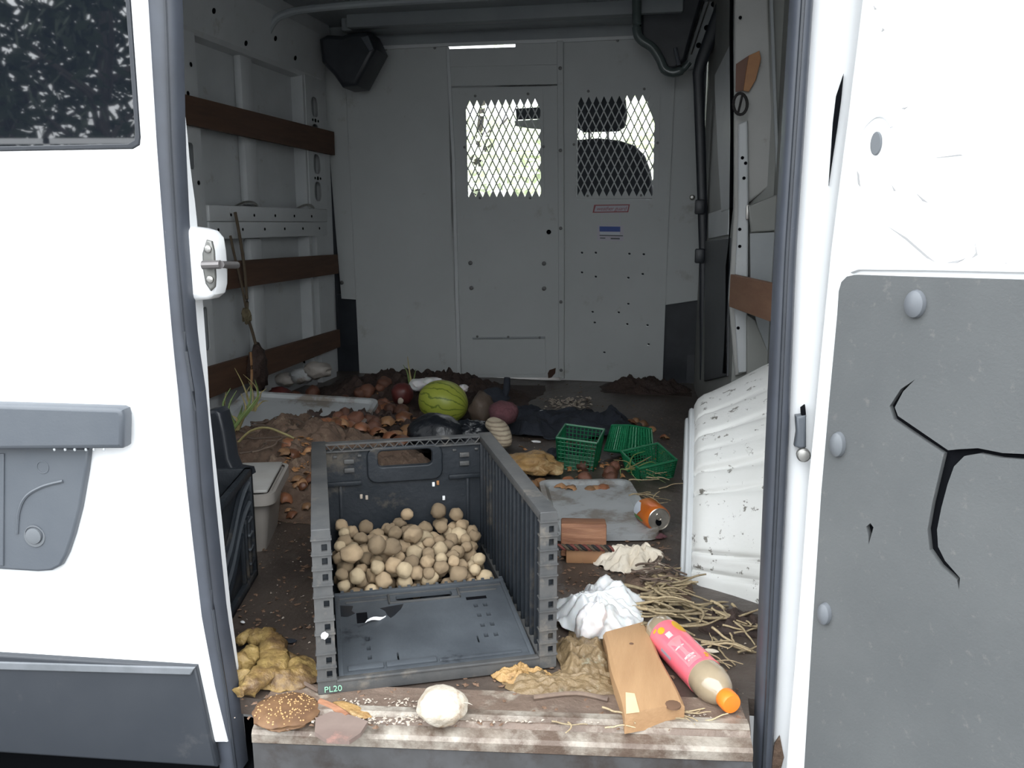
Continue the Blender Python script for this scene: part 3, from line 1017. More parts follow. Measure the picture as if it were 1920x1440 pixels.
obj('window_pane', dplate([wloop], .006, 0, -.008), 'glass', D1, smooth=0)
obj('window_rubber', dplate([wloop, inset(wloop, .006)], .006, .001, -.002), 'blackpl', D1)
iw = [(-.74, .80), (-.06, .80), (-.05, 1.4), (-.74, 1.4)]
obj('inner_panel', dplate([[(-.80, -.10), (-.02, -.10), (-.03, 1.57), (-.80, 1.57)]], .03, .004, -.06), 'white', D1)
cl = [dxy(*p) for p in ((0, 1222), (372, 1245), (384, 1300), (412, 1432), (0, 1405))]
cl = [(-.78, cl[0][1] - .025)] + cl[:4] + [cl[4], (-.78, cl[4][1] - .02)]
CLAD = obj('lower_cladding', dplate([cl], .016, .004, .010), 'cladding', D1)
ce = [dxy(*p) for p in ((0, 1222), (372, 1245), (364, 1258), (0, 1238))]
obj('cladding_top_edge', dplate([[(-.78, ce[0][1] - .025), ce[1], ce[2], (-.78, ce[3][1] - .025)]], .006, .002, .0135), mat('cladding_pale_edge', (.16, .17, .185), (.12, .13, .14), 20, .5), D1)  # paler strip along the top of the cladding
# handle: bracket plate and wide bar
hb = [dxy(*p) for p in ((175, 838), (170, 880), (158, 950), (145, 1000), (133, 1035), (122, 1056), (105, 1065), (80, 1067), (0, 1062))]
HB = obj('handle_plate', dplate([[(-.52, hb[0][1])] + hb + [(-.52, hb[-1][1])]], .014, .004, .012), 'greypl', D1)
hl = [dxy(x, y, .03) for x, y in ((0, 757), (222, 764), (231, 768), (234, 780), (233, 838), (229, 841), (0, 843))]
obj('handle_bar', dplate([[(-.56, hl[0][1])] + hl + [(-.56, hl[-1][1])]], .028, .007, .034), 'greypl', D1)
bm = nbm()
disc(bm, aP(65, 1004, DP + DN * .012, DN), DN, .0125, .005, 20, .2)
obj('button', bm, 'knob', HB)
obj('button_ring', dplate([ell(*dxy(65, 1006, .012), .0175, .0175), ell(*dxy(65, 1002, .012), .0145, .0145)], .003, .001, .0135), 'knob', HB)
bm = nbm()
tube(bm, spline([aP(x, y, DP + DN * .0125, DN) for x, y in ((118, 902), (80, 912), (50, 930), (36, 958), (32, 1000))]), .0025, 6)
obj('moulded_rib', bm, 'greypl', HB)
obj('moulded_ring', dplate([ell(*dxy(80, 876, .012), .0105, .0105), ell(*dxy(80, 876, .012), .0085, .0085)], .002, .0004, .0128), 'greypl', HB)
obj('side_rib', dplate([[dxy(x, y, .012) for x, y in ((0, 850), (9, 850), (8, 1060), (0, 1060))]], .004, .001, .0145), 'greypl', HB)
# water drops under the bar
for x in (102, 122, 140, 161, 176, 195):
    bm = nbm()
    lump(bm, (.0018, .002, .0026), .05, 1, x, 2, Matrix.Translation(aP(x, 843, DP + DN * .03, DN)))
    obj('water_drop', bm, mat('water', (.75, .78, .8), rough=.05, trans=.6, ior=1.33), D1)
# rubber seal on the free edge
Ls = rs([(255, -160), (273, 0), (288, 270), (302, 450), (322, 640), (340, 745), (347, 920), (357, 1010), (375, 1160), (394, 1290), (416, 1440)], 44)
Rs_ = rs([(316, -160), (330, 0), (336, 270), (345, 450), (360, 640), (376, 745), (391, 920), (399, 1000), (416, 1160), (438, 1290), (456, 1440)], 44)
band(bm := nbm(), [aP(x - 4, y, DP - DN * .02, DN) for x, y in Ls], [aP(x, y, DP - DN * .02, DN) for x, y in Rs_], .014, .02, DN)
obj('door_seal', bm, 'rubber', D1)
bm = nbm()
tube(bm, [aP(l[0] * .35 + r_[0] * .65, l[1], DP - DN * .004, DN) for l, r_ in zip(Ls, Rs_)], .0025, 6)
obj('seal_ridge', bm, 'blackpl', D1)
# inner white edge of the door and the striker
we = rs([(318, -160), (322, 0), (325, 180), (333, 250), (338, 310), (350, 395), (358, 500), (366, 610), (372, 690), (377, 780), (385, 850), (394, 930), (402, 1000), (409, 1070), (417, 1150), (436, 1290), (450, 1440)], 40)
bm = nbm()
band(bm, [aP(x - 40, y, DP - DN * .05, DN) for x, y in we], [aP(x, y, DP - DN * .05, DN) for x, y in we], .006, .03, DN)
obj('inner_edge', bm, 'white', D1)
bl = [(340, 424), (368, 428), (385, 433), (396, 446), (400, 470), (403, 500), (403, 535), (399, 553), (388, 562), (350, 566), (344, 500)]
STM = obj('striker_mount', pxplate([bl], DP, DN, .05, .010, -.035), 'white', D1)
obj('striker_plate', pxplate([[(386, 449), (396, 452), (400, 470), (403, 520), (402, 538), (394, 546), (384, 532), (379, 505), (378, 475)]], DP, DN, .008, .003, -.030), mat('striker_metal', (.20, .20, .19), (.14, .14, .13), 30, .45, metal=.5), STM)
for x, y in ((390, 467), (394, 524)):
    bm = nbm()
    disc(bm, aP(x, y, DP - DN * .029, DN), DN, .0055, .004)
    obj('screw', bm, 'steel', STM)
bm = nbm()
p0, p1 = aP(380, 497, DP - DN * .022, DN), aP(413, 496, DP - DN * .022, DN)
p2, p3 = aP(444, 497, DP - DN * .075, DN), aP(400, 497, DP - DN * .075, DN)
tube(bm, [p0, p1], .0065, 10)
tube(bm, [p1 + DN * -.002, p1.lerp(p2, .5), p2, p3], .0055, 10)
obj('striker_pin', bm, mat('striker_pin_metal', (.16, .15, .15), rough=.4, metal=.6), STM)

# ================================================================== right rear pillar and open right door
bm = nbm()
Lq = rs([(1497, -160), (1487, 0), (1457, 480), (1437, 920), (1417, 1400), (1415, 1470)], 30)
Rq = rs([(1537, -160), (1525, 0), (1493, 480), (1475, 920), (1450, 1400), (1446, 1470)], 30)
TR = obj('trim_2', band(nbm(), [aY(x - 4, y, 1.29) for x, y in Rq], [aY(x, y, 1.29) for x, y in rs([(1650, -160), (1625, 0), (1566, 480), (1524, 920), (1500, 1400), (1498, 1470)], 30)], .012, .16, NB), 'white',
         kind='structure', label='white rear pillar of the van beside the open right door', origin=(.2, 1.3, -.1))
band(bm, [aY(x, y, 1.27) for x, y in Lq], [aY(x, y, 1.27) for x, y in Rq], .016, .05, NB)
obj('pillar_seal', bm, 'rubber', TR)
bm = nbm()
tube(bm, [aY(l[0] * .5 + r_[0] * .5, l[1], 1.252) for l, r_ in zip(Lq, Rq)], .003, 6)
obj('seal_ridge', bm, 'blackpl', TR)
obj('hinge_slot', pxplate([[(1582, 138), (1568, 180), (1562, 230), (1558, 290), (1554, 348), (1561, 300), (1570, 240), (1577, 190)]], (0, 1.275, 0), NB, .003, 0), 'hole', TR, smooth=0)
LT = obj('latch', pxplate([[(1492, 781), (1512, 778), (1512, 840), (1500, 842), (1490, 838), (1494, 812)]], (0, 1.272, 0), NB, .02, .004, .012), 'greypl', TR)
obj('latch_tongue', pxplate([[(1502, 766), (1510, 760), (1512, 782), (1503, 782)]], (0, 1.272, 0), NB, .012, .002, .010), 'hole', LT)
bm = nbm()
disc(bm, aY(1506, 852, 1.262), NB, .010, .010)
obj('latch_pin', bm, 'steel', LT)
obj('pillar_rust', pxplate([[(1452, 1395), (1462, 1380), (1470, 1420), (1462, 1450), (1446, 1450)]], (0, 1.276, 0), NB, .003, 0), 'soil', TR, smooth=0)
# open door
HP = V((.205, 1.205, 0))
HD = V((.725, -.688, 0)).normalized()
HN = V((-HD.y, HD.x, 0))
if HN.y > 0:
    HN = -HN
HU = UZ.cross(HN)


def hxy(x, y, off=0):
    q = aP(x, y, HP + HN * off, HN) - HP
    return q.dot(HU), q.z


def hplate(loops, t, bev=0, off=0.0):
    return plate(loops, HP + HN * off, HU, UZ, t, bev)


he = [hxy(x, y) for x, y in ((1615, -10), (1604, 80), (1586, 225), (1570, 350), (1555, 470), (1538, 640), (1524, 790), (1511, 920), (1500, 1080), (1486, 1260), (1470, 1445))]
sgn = 1 if HU.dot(HD) > 0 else -1
farx = .76 * sgn
D2 = obj('door_2', hplate([[(he[0][0] + .01, 1.56)] + he + [(he[-1][0], -.14), (farx, -.14), (farx, 1.56)]], .045, .006), 'white_worn', kind='structure',
         label='open white right rear door seen from its inner side', origin=(.4, 1.0, -.1))
obj('door_core', hplate([[(he[4][0] + .04, -.12), (farx - .01, -.12), (farx - .01, 1.54), (he[4][0] + .04, 1.54)]], .04, .004, -.044), 'white', D2)
tb = [hxy(x, y) for x, y in ((1920, 524), (1700, 518), (1610, 515), (1596, 518), (1586, 528), (1581, 545), (1578, 590), (1563, 750), (1548, 920), (1531, 1180), (1515, 1445))]
tloop = [(farx - .03, tb[0][1] - .02)] + tb + [(tb[-1][0], -.12), (farx - .03, -.12)]
crack = [(1724, 710), (1697, 728), (1676, 760), (1684, 785), (1735, 820), (1778, 848), (1768, 890), (1756, 940), (1747, 990), (1751, 1028), (1772, 1058), (1802, 1084), (1806, 1102), (1808, 1080), (1780, 1048), (1767, 1022), (1765, 990), (1773, 950), (1785, 905), (1797, 872), (1816, 853), (1845, 848), (1885, 856), (1960, 862), (2010, 858), (1960, 850), (1888, 847), (1842, 838), (1806, 840), (1786, 842), (1742, 812), (1692, 778), (1686, 762), (1702, 732)]
hole2 = [(1632, 985), (1640, 978), (1646, 986), (1642, 1000), (1637, 1018), (1636, 1000)]
obj('crack_dark_sheet', hplate([tloop], .002, 0, .0012), 'hole', D2, smooth=0)  # black sheet added behind the board so its cracks look dark inside
TB = obj('trim_board', hplate([tloop, [hxy(*p) for p in crack], [hxy(*p) for p in hole2]], .008, .0, .010), 'trimboard', D2, smooth=20)
for x, y, rx, ry in ((1718, 570, 19, 27), (1573, 833, 13, 24), (1548, 1150, 11, 21)):
    c = aP(x, y, HP + HN * .010, HN)
    sx = (aP(x + rx, y, HP + HN * .010, HN) - aP(x - rx, y, HP + HN * .010, HN)).length / 2
    sz = (aP(x, y + ry, HP + HN * .010, HN) - aP(x, y - ry, HP + HN * .010, HN)).length / 2
    T = Matrix((HU, UZ, HN)).transposed().to_4x4()
    T.translation = c
    bm = nbm()
    lathe(bm, [(1, 0), (1, .003), (.92, .007), (.6, .010), (0, .011)], 20, T @ Matrix.Diagonal((sx, sz, 1, 1)))
    obj('push_pin', bm, 'knob', TB)
# raised lip above the board and rubber plug
bm = nbm()
tube(bm, [aP(x, y, HP + HN * .002, HN) for x, y in ((1596, 506), (1612, 500), (1750, 501), (1980, 505))], .005, 8)
obj('board_lip', bm, 'white', D2)
obj('grommet', hplate([ell(*hxy(1644, 269), .0075, .0145)], .004, .001, .003), 'knob', D2)
bm = nbm()
tube(bm, spline([aP(x, y, HP + HN * .001, HN) for x, y in ((1612, 250), (1624, 232), (1642, 218), (1660, 220), (1672, 238))]), .0022, 6)
obj('pressed_arc', bm, 'white', D2)
# scuffs and chipped scratches on the white paint
rnd2 = random.Random(5)
for lp in ([(1690, 203), (1703, 200), (1696, 205)], [(1752, 296), (1800, 289), (1806, 291), (1780, 294)], [(1672, 346), (1680, 358), (1676, 358)], [(1718, 362), (1740, 380), (1730, 377)], [(1828, 452), (1833, 478), (1822, 484), (1830, 474)],
           [(1774, 492), (1808, 486), (1812, 482), (1790, 496)], [(1655, 52), (1659, 56), (1653, 60)], [(1638, 10), (1644, 17), (1640, 18)], [(1607, 320), (1611, 326), (1613, 350), (1609, 345)], [(1666, 425), (1700, 445), (1740, 480), (1755, 492), (1738, 484), (1698, 449)], [(1884, 492), (1893, 494), (1888, 499)]):
    obj('scratch', hplate([[hxy(*p) for p in lp]], .0006, 0, .0006), mat('paint_chip', (.30, .30, .30), rough=.7), D2, smooth=0)

# ================================================================== wheel arch
AC = V((0, 2.15, -.10))
lat = [(.035, .10), (.033, .30), (.030, .372), (.034, .392), (.042, .408), (.056, .420), (.075, .428), (.12, .452), (.20, .50), (.27, .535), (.335, .56)]
grooves = [(64.5, .011, .75), (57, .004, .6), (50, .013, .7), (42.5, .012, .65), (24, .013, .55), (18.5, .013, .55), (76, .006, .8)]
steps = [(78, .004), (57, -.003), (33, .002)]
bm = nbm()
NT = 460
rows = []
for i in range(NT + 1):
    th = math.radians(-4 + 188 * i / NT)
    deg = math.degrees(th)
    row = []
    for j, (X, Rr) in enumerate(lat):
        r_ = Rr
        if j >= 3:
            for g, dp, wd in grooves:
                gd = g - (X - .05) * 12
                r_ -= dp * math.exp(-((deg - gd) / wd) ** 2)
            r_ += .004 * math.tanh((deg - 50) / 1.0) + .004 * math.tanh((deg - 22) / 1.5)
            r_ += .002 * fbm((X * 3, th * 1.5, 0), 2, 4, 2)
        row.append(bm.verts.new(AC + V((X, -r_ * math.cos(th), r_ * math.sin(th)))))
    rows.append(row)
for A_, B_ in zip(rows, rows[1:]):
    for j in range(len(lat) - 1):
        bm.faces.new((A_[j], A_[j + 1], B_[j + 1], B_[j]))
ARCH = obj('wheel_arch', bm, 'arch', label='scuffed white ribbed wheel arch rising from the floor on the right', cat='wheel arch', smooth=60, origin=(.15, 2.15, 0))
for X, Rr, rr in ((.028, .385, .008), (.018, .36, .007)):
    bm = nbm()
    tube(bm, [AC + V((X, -Rr * math.cos(math.radians(a)), Rr * math.sin(math.radians(a)))) for a in range(14, 166, 4)], rr, 8)
    obj('arch_flange', bm, 'grey_in', ARCH)

# ================================================================== the black folding crate
CW, CL, CH = .402, .564, .286
CT = Matrix.Translation((-.562, 1.184, .001)) @ Matrix.Rotation(math.radians(24.36), 4, 'Z')
CR = thing('folding_crate', 'large black folding crate holding tan bulbs, its front side folded down', 'crate', (-.562, 1.184, .001), math.radians(24.36))


def cbox(name, m, boxes, parent=CR, b=.0015):
    bm = nbm()
    for q in boxes:
        bx(bm, *q, b=b)
    return obj(name, bm, m, parent, world=False)


cbox('base', 'crate', [(.004, CW - .004, .004, CL - .004, .004, .014)] + [(.01, CW - .01, y, y + .012, 0, .006) for y in (.05, .18, .31, .44, .53)])
# back wall with hand hole
bw = [(.028, .012), (CW - .028, .012), (CW - .028, .268), (.028, .268)]
hh = rrect(.142, .262, .226, .262, .010)
wl_ = plate([bw, hh], (0, CL - .022, 0), (1, 0, 0), (0, 0, 1), .006, 0)
BWALL = obj('back_wall', wl_, 'crate', CR, world=False, smooth=20)
fr = rrect(.118, .286, .190, .272, .022)
obj('handle_frame', plate([fr, hh], (0, CL - .030, 0), (1, 0, 0), (0, 0, 1), .010, .003), 'crate', BWALL, world=False)
cbox('wall_rib', 'crate', [(.03, CW - .03, CL - .030, CL - .024, .012, .030), (.03, .105, CL - .030, CL - .024, .188, .198), (.300, CW - .03, CL - .030, CL - .024, .188, .198), (.055, .062, CL - .027, CL - .024, .03, .188), (.340, .347, CL - .027, CL - .024, .03, .188)], BWALL)
for x, z in ((.068, .238), (.068, .218), (.325, .238), (.325, .218)):
    cbox('slot_tab', 'crate_dusty', [(x, x + .022, CL - .029, CL - .0235, z, z + .010)], BWALL, .001)
# truss along the top edge
bm = nbm()
bx(bm, .028, CW - .028, CL - .030, CL - .010, .282, .286)
bx(bm, .028, CW - .028, CL - .030, CL - .010, .266, .269)
nz_ = 30
for k in range(nz_):
    x0 = .03 + (CW - .06) * k / nz_
    x1 = .03 + (CW - .06) * (k + 1) / nz_
    z0, z1 = (.269, .282) if k % 2 else (.282, .269)
    tube(bm, [(x0, CL - .028, z0), (x1, CL - .028, z1)], .0014, 5)
obj('top_truss', bm, 'crate_dusty', BWALL, world=False, smooth=0)
for x in (.045, .098, .128, .275, .31, .36):
    cbox('wall_notch', 'crate_dusty', [(x, x + .008, CL - .026, CL - .0235, .252, .257)], BWALL, .0005)
for sx, z, mm in ((.272, .175, 'chip_or'), (.262, .172, 'paper'), (.10, .155, 'chip'), (.112, .152, 'chip'), (.285, .138, 'paper')):
    cbox('stuck_scrap', mm, [(sx, sx + .006, CL - .0255, CL - .0215, z, z + .010)], BWALL, .001)


def side_wall(x0, x1, inner, outer_m):
    """one long side: double wall with posts, rails, ribs"""
    s = 1 if inner > x0 + .001 else -1
    xa, xb = (x0, x1)
    p = cbox('side_wall', 'crate', [(xa + .010, xb - .010, .02, CL - .004, .01, .275)])
    cbox('top_rail', outer_m, [(xa, xb, .0, CL, .270, .286)], p)
    cbox('bottom_rail', outer_m, [(xa, xb, .0, CL, .002, .026)], p)
    cbox('corner_post', 'crate', [(xa, xb, CL - .030, CL, .01, .284)], p)
    # near end post: pierced plate over a dark core
    hl_ = []
    for z in (.038, .062, .096, .120, .160, .205, .232, .255):
        xx = (xa + xb) / 2 + .004
        hl_.append(rrect(xx - .004, xx + .005, z - .006, z + .006, .001, 2))
    po = obj('end_post', plate([rrect(xa, xb, .004, .284, .003, 2)] + hl_, (0, -.001, 0), (1, 0, 0), (0, 0, 1), .006, 0), outer_m, p, world=False, smooth=20)
    cbox('post_core', 'crate', [(xa + .002, xb - .002, .008, .022, .006, .283)], p)
    for z in (.028, .050, .074, .108, .132, .172, .192, .218, .243, .268):
        cbox('post_fin', outer_m, [(xa - .0015, xb + .0015, -.004, .012, z, z + .0025)], po, 0)
    n = 15
    for k in range(n):
        v = .045 + (CL - .10) * k / (n - 1)
        for side, (a, b) in ((0, (xa + .003, xa + .011)), (1, (xb - .011, xb - .003))):
            cbox('rib', 'crate', [(a, b, v, v + .006, .026, .270)], p, .001)
    for k in range(14):
        v = .06 + (CL - .10) * k / 14
        for z in (.10, .185):
            cbox('rib_mark', 'crate_dusty', [(x0 + .0085 if inner < x0 + .001 else x1 - .0105, x0 + .0105 if inner < x0 + .001 else x1 - .0085, v, v + .010, z, z + .003)], p, 0)
    return p


side_wall(0, .030, .030, 'crate_dusty')
side_wall(CW - .030, CW, CW - .030, 'crate_dusty')
cbox('front_rail', 'crate_dusty', [(0, CW, 0, .012, .002, .026), (.03, CW - .03, .010, .014, .002, .018), (.03, CW - .03, -.002, .004, .022, .027)])
obj('print_mark', text_mesh('PL20', .0145, (.024, -.0035, .0125), (1, 0, 0), (0, 0, 1), .0004), 'tag_gr', CR, world=False, smooth=0)
# folded front gate lying inside
GA = math.atan2(.028, .264)
GT = Matrix.Translation((.034, .014, .010)) @ Matrix.Rotation(GA, 4, 'X')
gw, gl = CW - .068, .266
gh = [rrect(.115, .225, gl - .040, gl - .020, .006, 3)]
for r_ in range(4):
    for c_ in range(2):
        gh.append(rrect(gw - .075 + c_ * .018, gw - .067 + c_ * .018, gl - .090 - r_ * .034, gl - .078 - r_ * .034, .001, 2))
for r_ in range(3):
    gh.append(rrect(.050, .057, gl - .165 - r_ * .028, gl - .153 - r_ * .028, .001, 2))
for gx, gy in ((.245, .06), (.10, .035)):
    gh.append(rrect(gx, gx + .003, gy, gy + .022, .001, 2))
gm = plate([rrect(0, gw, 0, gl, .006, 3)] + gh, (0, 0, .010), (1, 0, 0), (0, 1, 0), .008, 0)
gm.transform(GT)
GATE = obj('front_gate', gm, 'crate_gate', CR, world=False, smooth=20)


def gbox(name, m, boxes, b=.001):
    bm = nbm()
    for q in boxes:
        bx(bm, *q, b=b)
    bmesh.ops.transform(bm, matrix=GT, verts=bm.verts)
    return obj(name, bm, m, GATE, world=False)


gbox('gate_edge', 'crate_gate', [(0, gw, gl - .008, gl, .004, .016), (0, .008, 0, gl, .004, .015), (gw - .008, gw, 0, gl, .004, .015), (0, gw, 0, .010, .004, .014)])
gbox('gate_rail', 'crate_dusty', [(.008, gw - .008, gl - .018, gl - .015, .009, .013), (.10, .24, gl - .050, gl - .046, .009, .0135), (.10, .104, gl - .05, gl - .018, .009, .0135), (.236, .24, gl - .05, gl - .018, .009, .0135), (.24, gw - .02, gl - .034, gl - .030, .009, .0125), (.02, .10, gl - .034, gl - .030, .009, .0125)])
gbox('gate_block', 'crate_gate', [(.016, .075, .016, .030, .009, .014), (.080, .165, .016, .030, .009, .014), (.17, gw - .02, .016, .024, .009, .012)])
for k in range(18):
    gbox('gate_tooth', 'crate_gate', [(.012 + k * .0185, .018 + k * .0185, gl - .002, gl + .003, .008, .018)], 0)
gbox('gate_slot', 'hole', [(.038, .058, gl - .105, gl - .070, .0095, .0103)], 0)
gbox('gate_slot', 'hole', [(gw - .085, gw - .045, gl - .062, gl - .052, .0095, .0103)], 0)
for z, pz in ((0, 0),):
    bm = nbm()
    sheet(bm, 6, 2, lambda s, t: GT @ V((.052 + s * .036 + t * .004, gl - .110 + s * s * .014 + t * .006, .013 + .004 * math.sin(s * 5) + t * .002)), .0006)
    obj('paper_scrap', bm, 'paper', world=False, label='torn white paper scrap on the folded crate gate', cat='paper').matrix_basis = CT
bm = nbm()
lump(bm, (.006, .0015, .0065), .3, 2, 3, 2, CT @ Matrix.Translation((.014, -.0045, .108)))
obj('paper_scrap', bm, 'paper', label='white paper dot stuck on the left crate post', cat='paper')

wet = mat('wet_stain', (.014, .017, .022), rough=.3)
for lp_ in ([(.083, .205), (.128, .212), (.122, .196), (.108, .176), (.100, .168), (.094, .180), (.092, .193)], [(.010, .228), (.034, .222), (.030, .205), (.036, .196), (.022, .186), (.010, .190)]):
    sm_ = plate([lp_], (0, 0, .0106), (1, 0, 0), (0, 1, 0), .0006, 0)
    sm_.transform(GT)
    obj('wet_patch', sm_, wet, GATE, world=False, smooth=0)

# ------------------------------------------------------------------ bulbs heaped in the crate
protos = []
for k in range(9):
    bm = nbm()
    if k < 6:
        lump(bm, (1, 1, rnd.uniform(.82, 1.0)), .16, 1.6, k, 3)
        tip = 1.18
    else:
        lump(bm, (1, .82, .78), .26, 1.5, k, 3, ridge=.05)
        tip = 1.1
    # neck and root ends
    for v in bm.verts:
        q = v.co.normalized()
        if q.z > .82:
            v.co *= 1 + (q.z - .82) * .9
        if q.z < -.9:
            v.co *= 1 - (-.9 - q.z) * .5
    me = bpy.data.meshes.new('bulb')
    bm.to_mesh(me)
    bm.free()
    me.materials.append(M['bulb_pale' if k in (2, 5) else 'bulb'])
    me.polygons.foreach_set('use_smooth', [True] * len(me.polygons))
    protos.append(me)
placed = []
NBULB = 0


def put_bulb(u, v, z, r, k=None):
    global NBULB
    me = protos[rnd.randrange(len(protos)) if k is None else k]
    o = bpy.data.objects.new('bulb', me)
    COL.objects.link(o)
    o.matrix_basis = CT @ Matrix.Translation((u, v, z)) @ Matrix.Rotation(rnd.uniform(0, 6.28), 4, 'Z') @ Matrix.Rotation(rnd.uniform(0, 3.14), 4, 'X') @ Matrix.Scale(r, 4)
    kk = protos.index(me)
    tag(o, 'pale yellowish round bulb in the heap inside the folding crate' if kk in (2, 5) else 'lumpy elongated tan bulb in the heap inside the folding crate' if kk > 5 else 'small round tan bulb in the heap inside the folding crate', 'bulb', 'tan bulbs in the folding crate')
    placed.append((u, v, z, r))
    NBULB += 1


def rest_height(u, v, r):
    z = .014 + r
    for (a, b, c, q) in placed:
        d2 = (u - a) ** 2 + (v - b) ** 2
        s = (r + q) * .93
        if d2 < s * s:
            z = max(z, c + math.sqrt(s * s - d2))
    return z


def ceil_h(u, v):
    # surface of the heap: high at the back left, falling to the right and front
    h = .088 + .030 * min(1, max(0, (v - .28) / .24)) - .075 * max(0, (u - .27 - .25 * (v - .28)) / .10)
    return h


tries = 0
while tries < 1500 and NBULB < 230:
    best = None
    r = rnd.choice((.0125, .0145, .016, .0165, .0175, .019))
    for k in range(10):
        u = rnd.uniform(.034 + r, CW - .040 - r)
        v = rnd.uniform(.288 + r * .6, CL - .034 - r)
        z = rest_height(u, v, r)
        if best is None or z < best[2]:
            best = (u, v, z)
    tries += 1
    u, v, z = best
    if z + r * .6 > ceil_h(u, v):
        continue
    put_bulb(u, v, z, r)
# a few standing proud, and larger ones
for u, v, r in ((.15, .34, .022), (.07, .33, .021), (.20, .39, .022), (.27, .50, .018), (.31, .50, .016), (.20, .50, .014), (.12, .32, .020), (.33, .33, .013)):
    put_bulb(u, v, rest_height(u, v, r), r)

# ================================================================== things on the floor near the doors
# wooden board
zc = .034
b0, b1, b2, b3 = aZ(1172, 1338, zc), aZ(1284, 1318, zc), aZ(1208, 1165, zc), aZ(1130, 1186, zc)
bm = nbm()
nseg = 14
rows = []
for i in range(nseg + 1):
    t = i / nseg
    l_, r_ = b0.lerp(b3, t), b1.lerp(b2, t)
    row = []
    wob = .0015 * math.sin(t * 9)
    for q, z in ((l_, .0), (l_, .028), (l_.lerp(r_, .06), zc), (l_.lerp(r_, .94), zc), (r_, .028), (r_, .0)):
        row.append(bm.verts.new((q.x + wob, q.y, z)))
    rows.append(row)
for A_, B_ in zip(rows, rows[1:]):
    for j in range(6):
        bm.faces.new((A_[j], A_[(j + 1) % 6], B_[(j + 1) % 6], B_[j]))
bm.faces.new(rows[0])
bm.faces.new(rows[-1][::-1])
BOARD = obj('wooden_board', bm, 'board', label='short thick tan wooden board lying at the sill', cat='board', smooth=30)
bm = nbm()
q4 = [aZ(1173, 1298, zc + .001), aZ(1190, 1300, zc + .001), aZ(1199, 1334, zc + .001), aZ(1174, 1337, zc + .001)]
sheet(bm, 2, 2, lambda s, t: q4[0].lerp(q4[1], s).lerp(q4[3].lerp(q4[2], s), t), .0012)
obj('split_end', bm, 'board_pale', BOARD, smooth=0)
for x, y, r in ((1184, 1208, .004), (1262, 1322, .012)):
    bm = nbm()
    disc(bm, aZ(x, y, zc - .001), UZ, r, .002, 12)
    obj('knot', bm, mat('wood_knot', (.13, .07, .04), rough=.8), BOARD)

# drink bottle
pb, pc = aZ(1243, 1187, .031), aZ(1372, 1318, .026)
pc.z = .024
ax = (pc - pb)
LB = ax.length
Tb = V((0, 0, 1)).rotation_difference(ax.normalized()).to_matrix().to_4x4()
Tb.translation = pb
BOT = thing('drink_bottle', 'plastic drink bottle with pink label and orange cap on its side', 'bottle', (pb.x, pb.y, 0))
k = LB / .235
prof = [(0, -.014), (.020, -.020), (.028, -.016), (.0305, -.006), (.031, .010), (.031, .160), (.0315, .168), (.031, .176), (.028, .190), (.022, .203), (.016, .211), (.0135, .215), (.0135, .225)]
bm = nbm()
lathe(bm, [(r, z * k) for r, z in prof], 32, Tb)
obj('bottle_body', bm, 'pet', BOT, smooth=50)
bm = nbm()
lathe(bm, [(.0308, .012 * k), (.0318, .012 * k), (.0318, .152 * k), (.0308, .152 * k)], 40, Tb)
LAB = obj('label_sleeve', bm, 'pink', BOT, smooth=50)
bm = nbm()
lathe(bm, [(0, .214 * k), (.0155, .214 * k), (.0165, .216 * k), (.0165, .232 * k), (.015, .236 * k), (0, .237 * k)], 26, Tb)
obj('bottle_cap', bm, 'cap', BOT, smooth=40)


def on_label(loop, m, name='label_print'):
    """curved print: loop in (angle deg, z)"""
    bm = nbm()
    # fan of the polygon laid on the cylinder
    c = (sum(p[0] for p in loop) / len(loop), sum(p[1] for p in loop) / len(loop))
    R_ = .0323

    def P(a, z):
        return Tb @ V((R_ * math.cos(math.radians(a)), R_ * math.sin(math.radians(a)), z * k))
    cv = bm.verts.new(P(*c))
    vs = [bm.verts.new(P(*p)) for p in loop]
    for i in range(len(vs)):
        bm.faces.new((cv, vs[i], vs[(i + 1) % len(vs)]))
    bmesh.ops.solidify(bm, geom=bm.faces[:], thickness=.0003)
    obj(name, bm, m, LAB)


inv = Tb.to_3x3().inverted()
top = inv @ V((-.25, -.45, .85))
TA = math.degrees(math.atan2(top.y, top.x))
# does +angle run towards the left of the photo?
lft = inv @ V((-.8, -.3, .2))
sg = 1 if (math.degrees(math.atan2(lft.y, lft.x)) - TA + 540) % 360 - 180 > 0 else -1


def A_(a):
    return TA + sg * a


def arc_rect(a0, a1, z0, z1, n=6):
    return [(A_(a0 + (a1 - a0) * i / n), z0) for i in range(n + 1)] + [(A_(a1 + (a0 - a1) * i / n), z1) for i in range(n + 1)]


def arc_ell(a, z, ra, rz, n=18):
    return [(A_(a + ra * math.cos(2 * math.pi * i / n)), z + rz * math.sin(2 * math.pi * i / n)) for i in range(n)]


on_label(arc_ell(14, .032, 12, .009), 'yel')
on_label(arc_ell(-48, .036, 20, .020), 'yel')
on_label(arc_ell(30, .020, 9, .003), 'yel')
on_label(arc_rect(-4, 14, .046, .062), 'wht')
on_label(arc_rect(-20, 30, .068, .146), 'pink_lt')
on_label(arc_rect(-8, 24, .093, .0965), 'wht')
on_label(arc_rect(-12, 22, .124, .129), 'wht')
on_label(arc_rect(-10, 18, .134, .1365), 'wht')
on_label(arc_rect(52, 62, .056, .092), 'lilac_st')
on_label(arc_rect(-62, -54, .085, .112), 'wht')
on_label(arc_ell(-46, .134, 8, .004), 'yel')
on_label(arc_ell(-40, .142, 6, .003), 'yel')

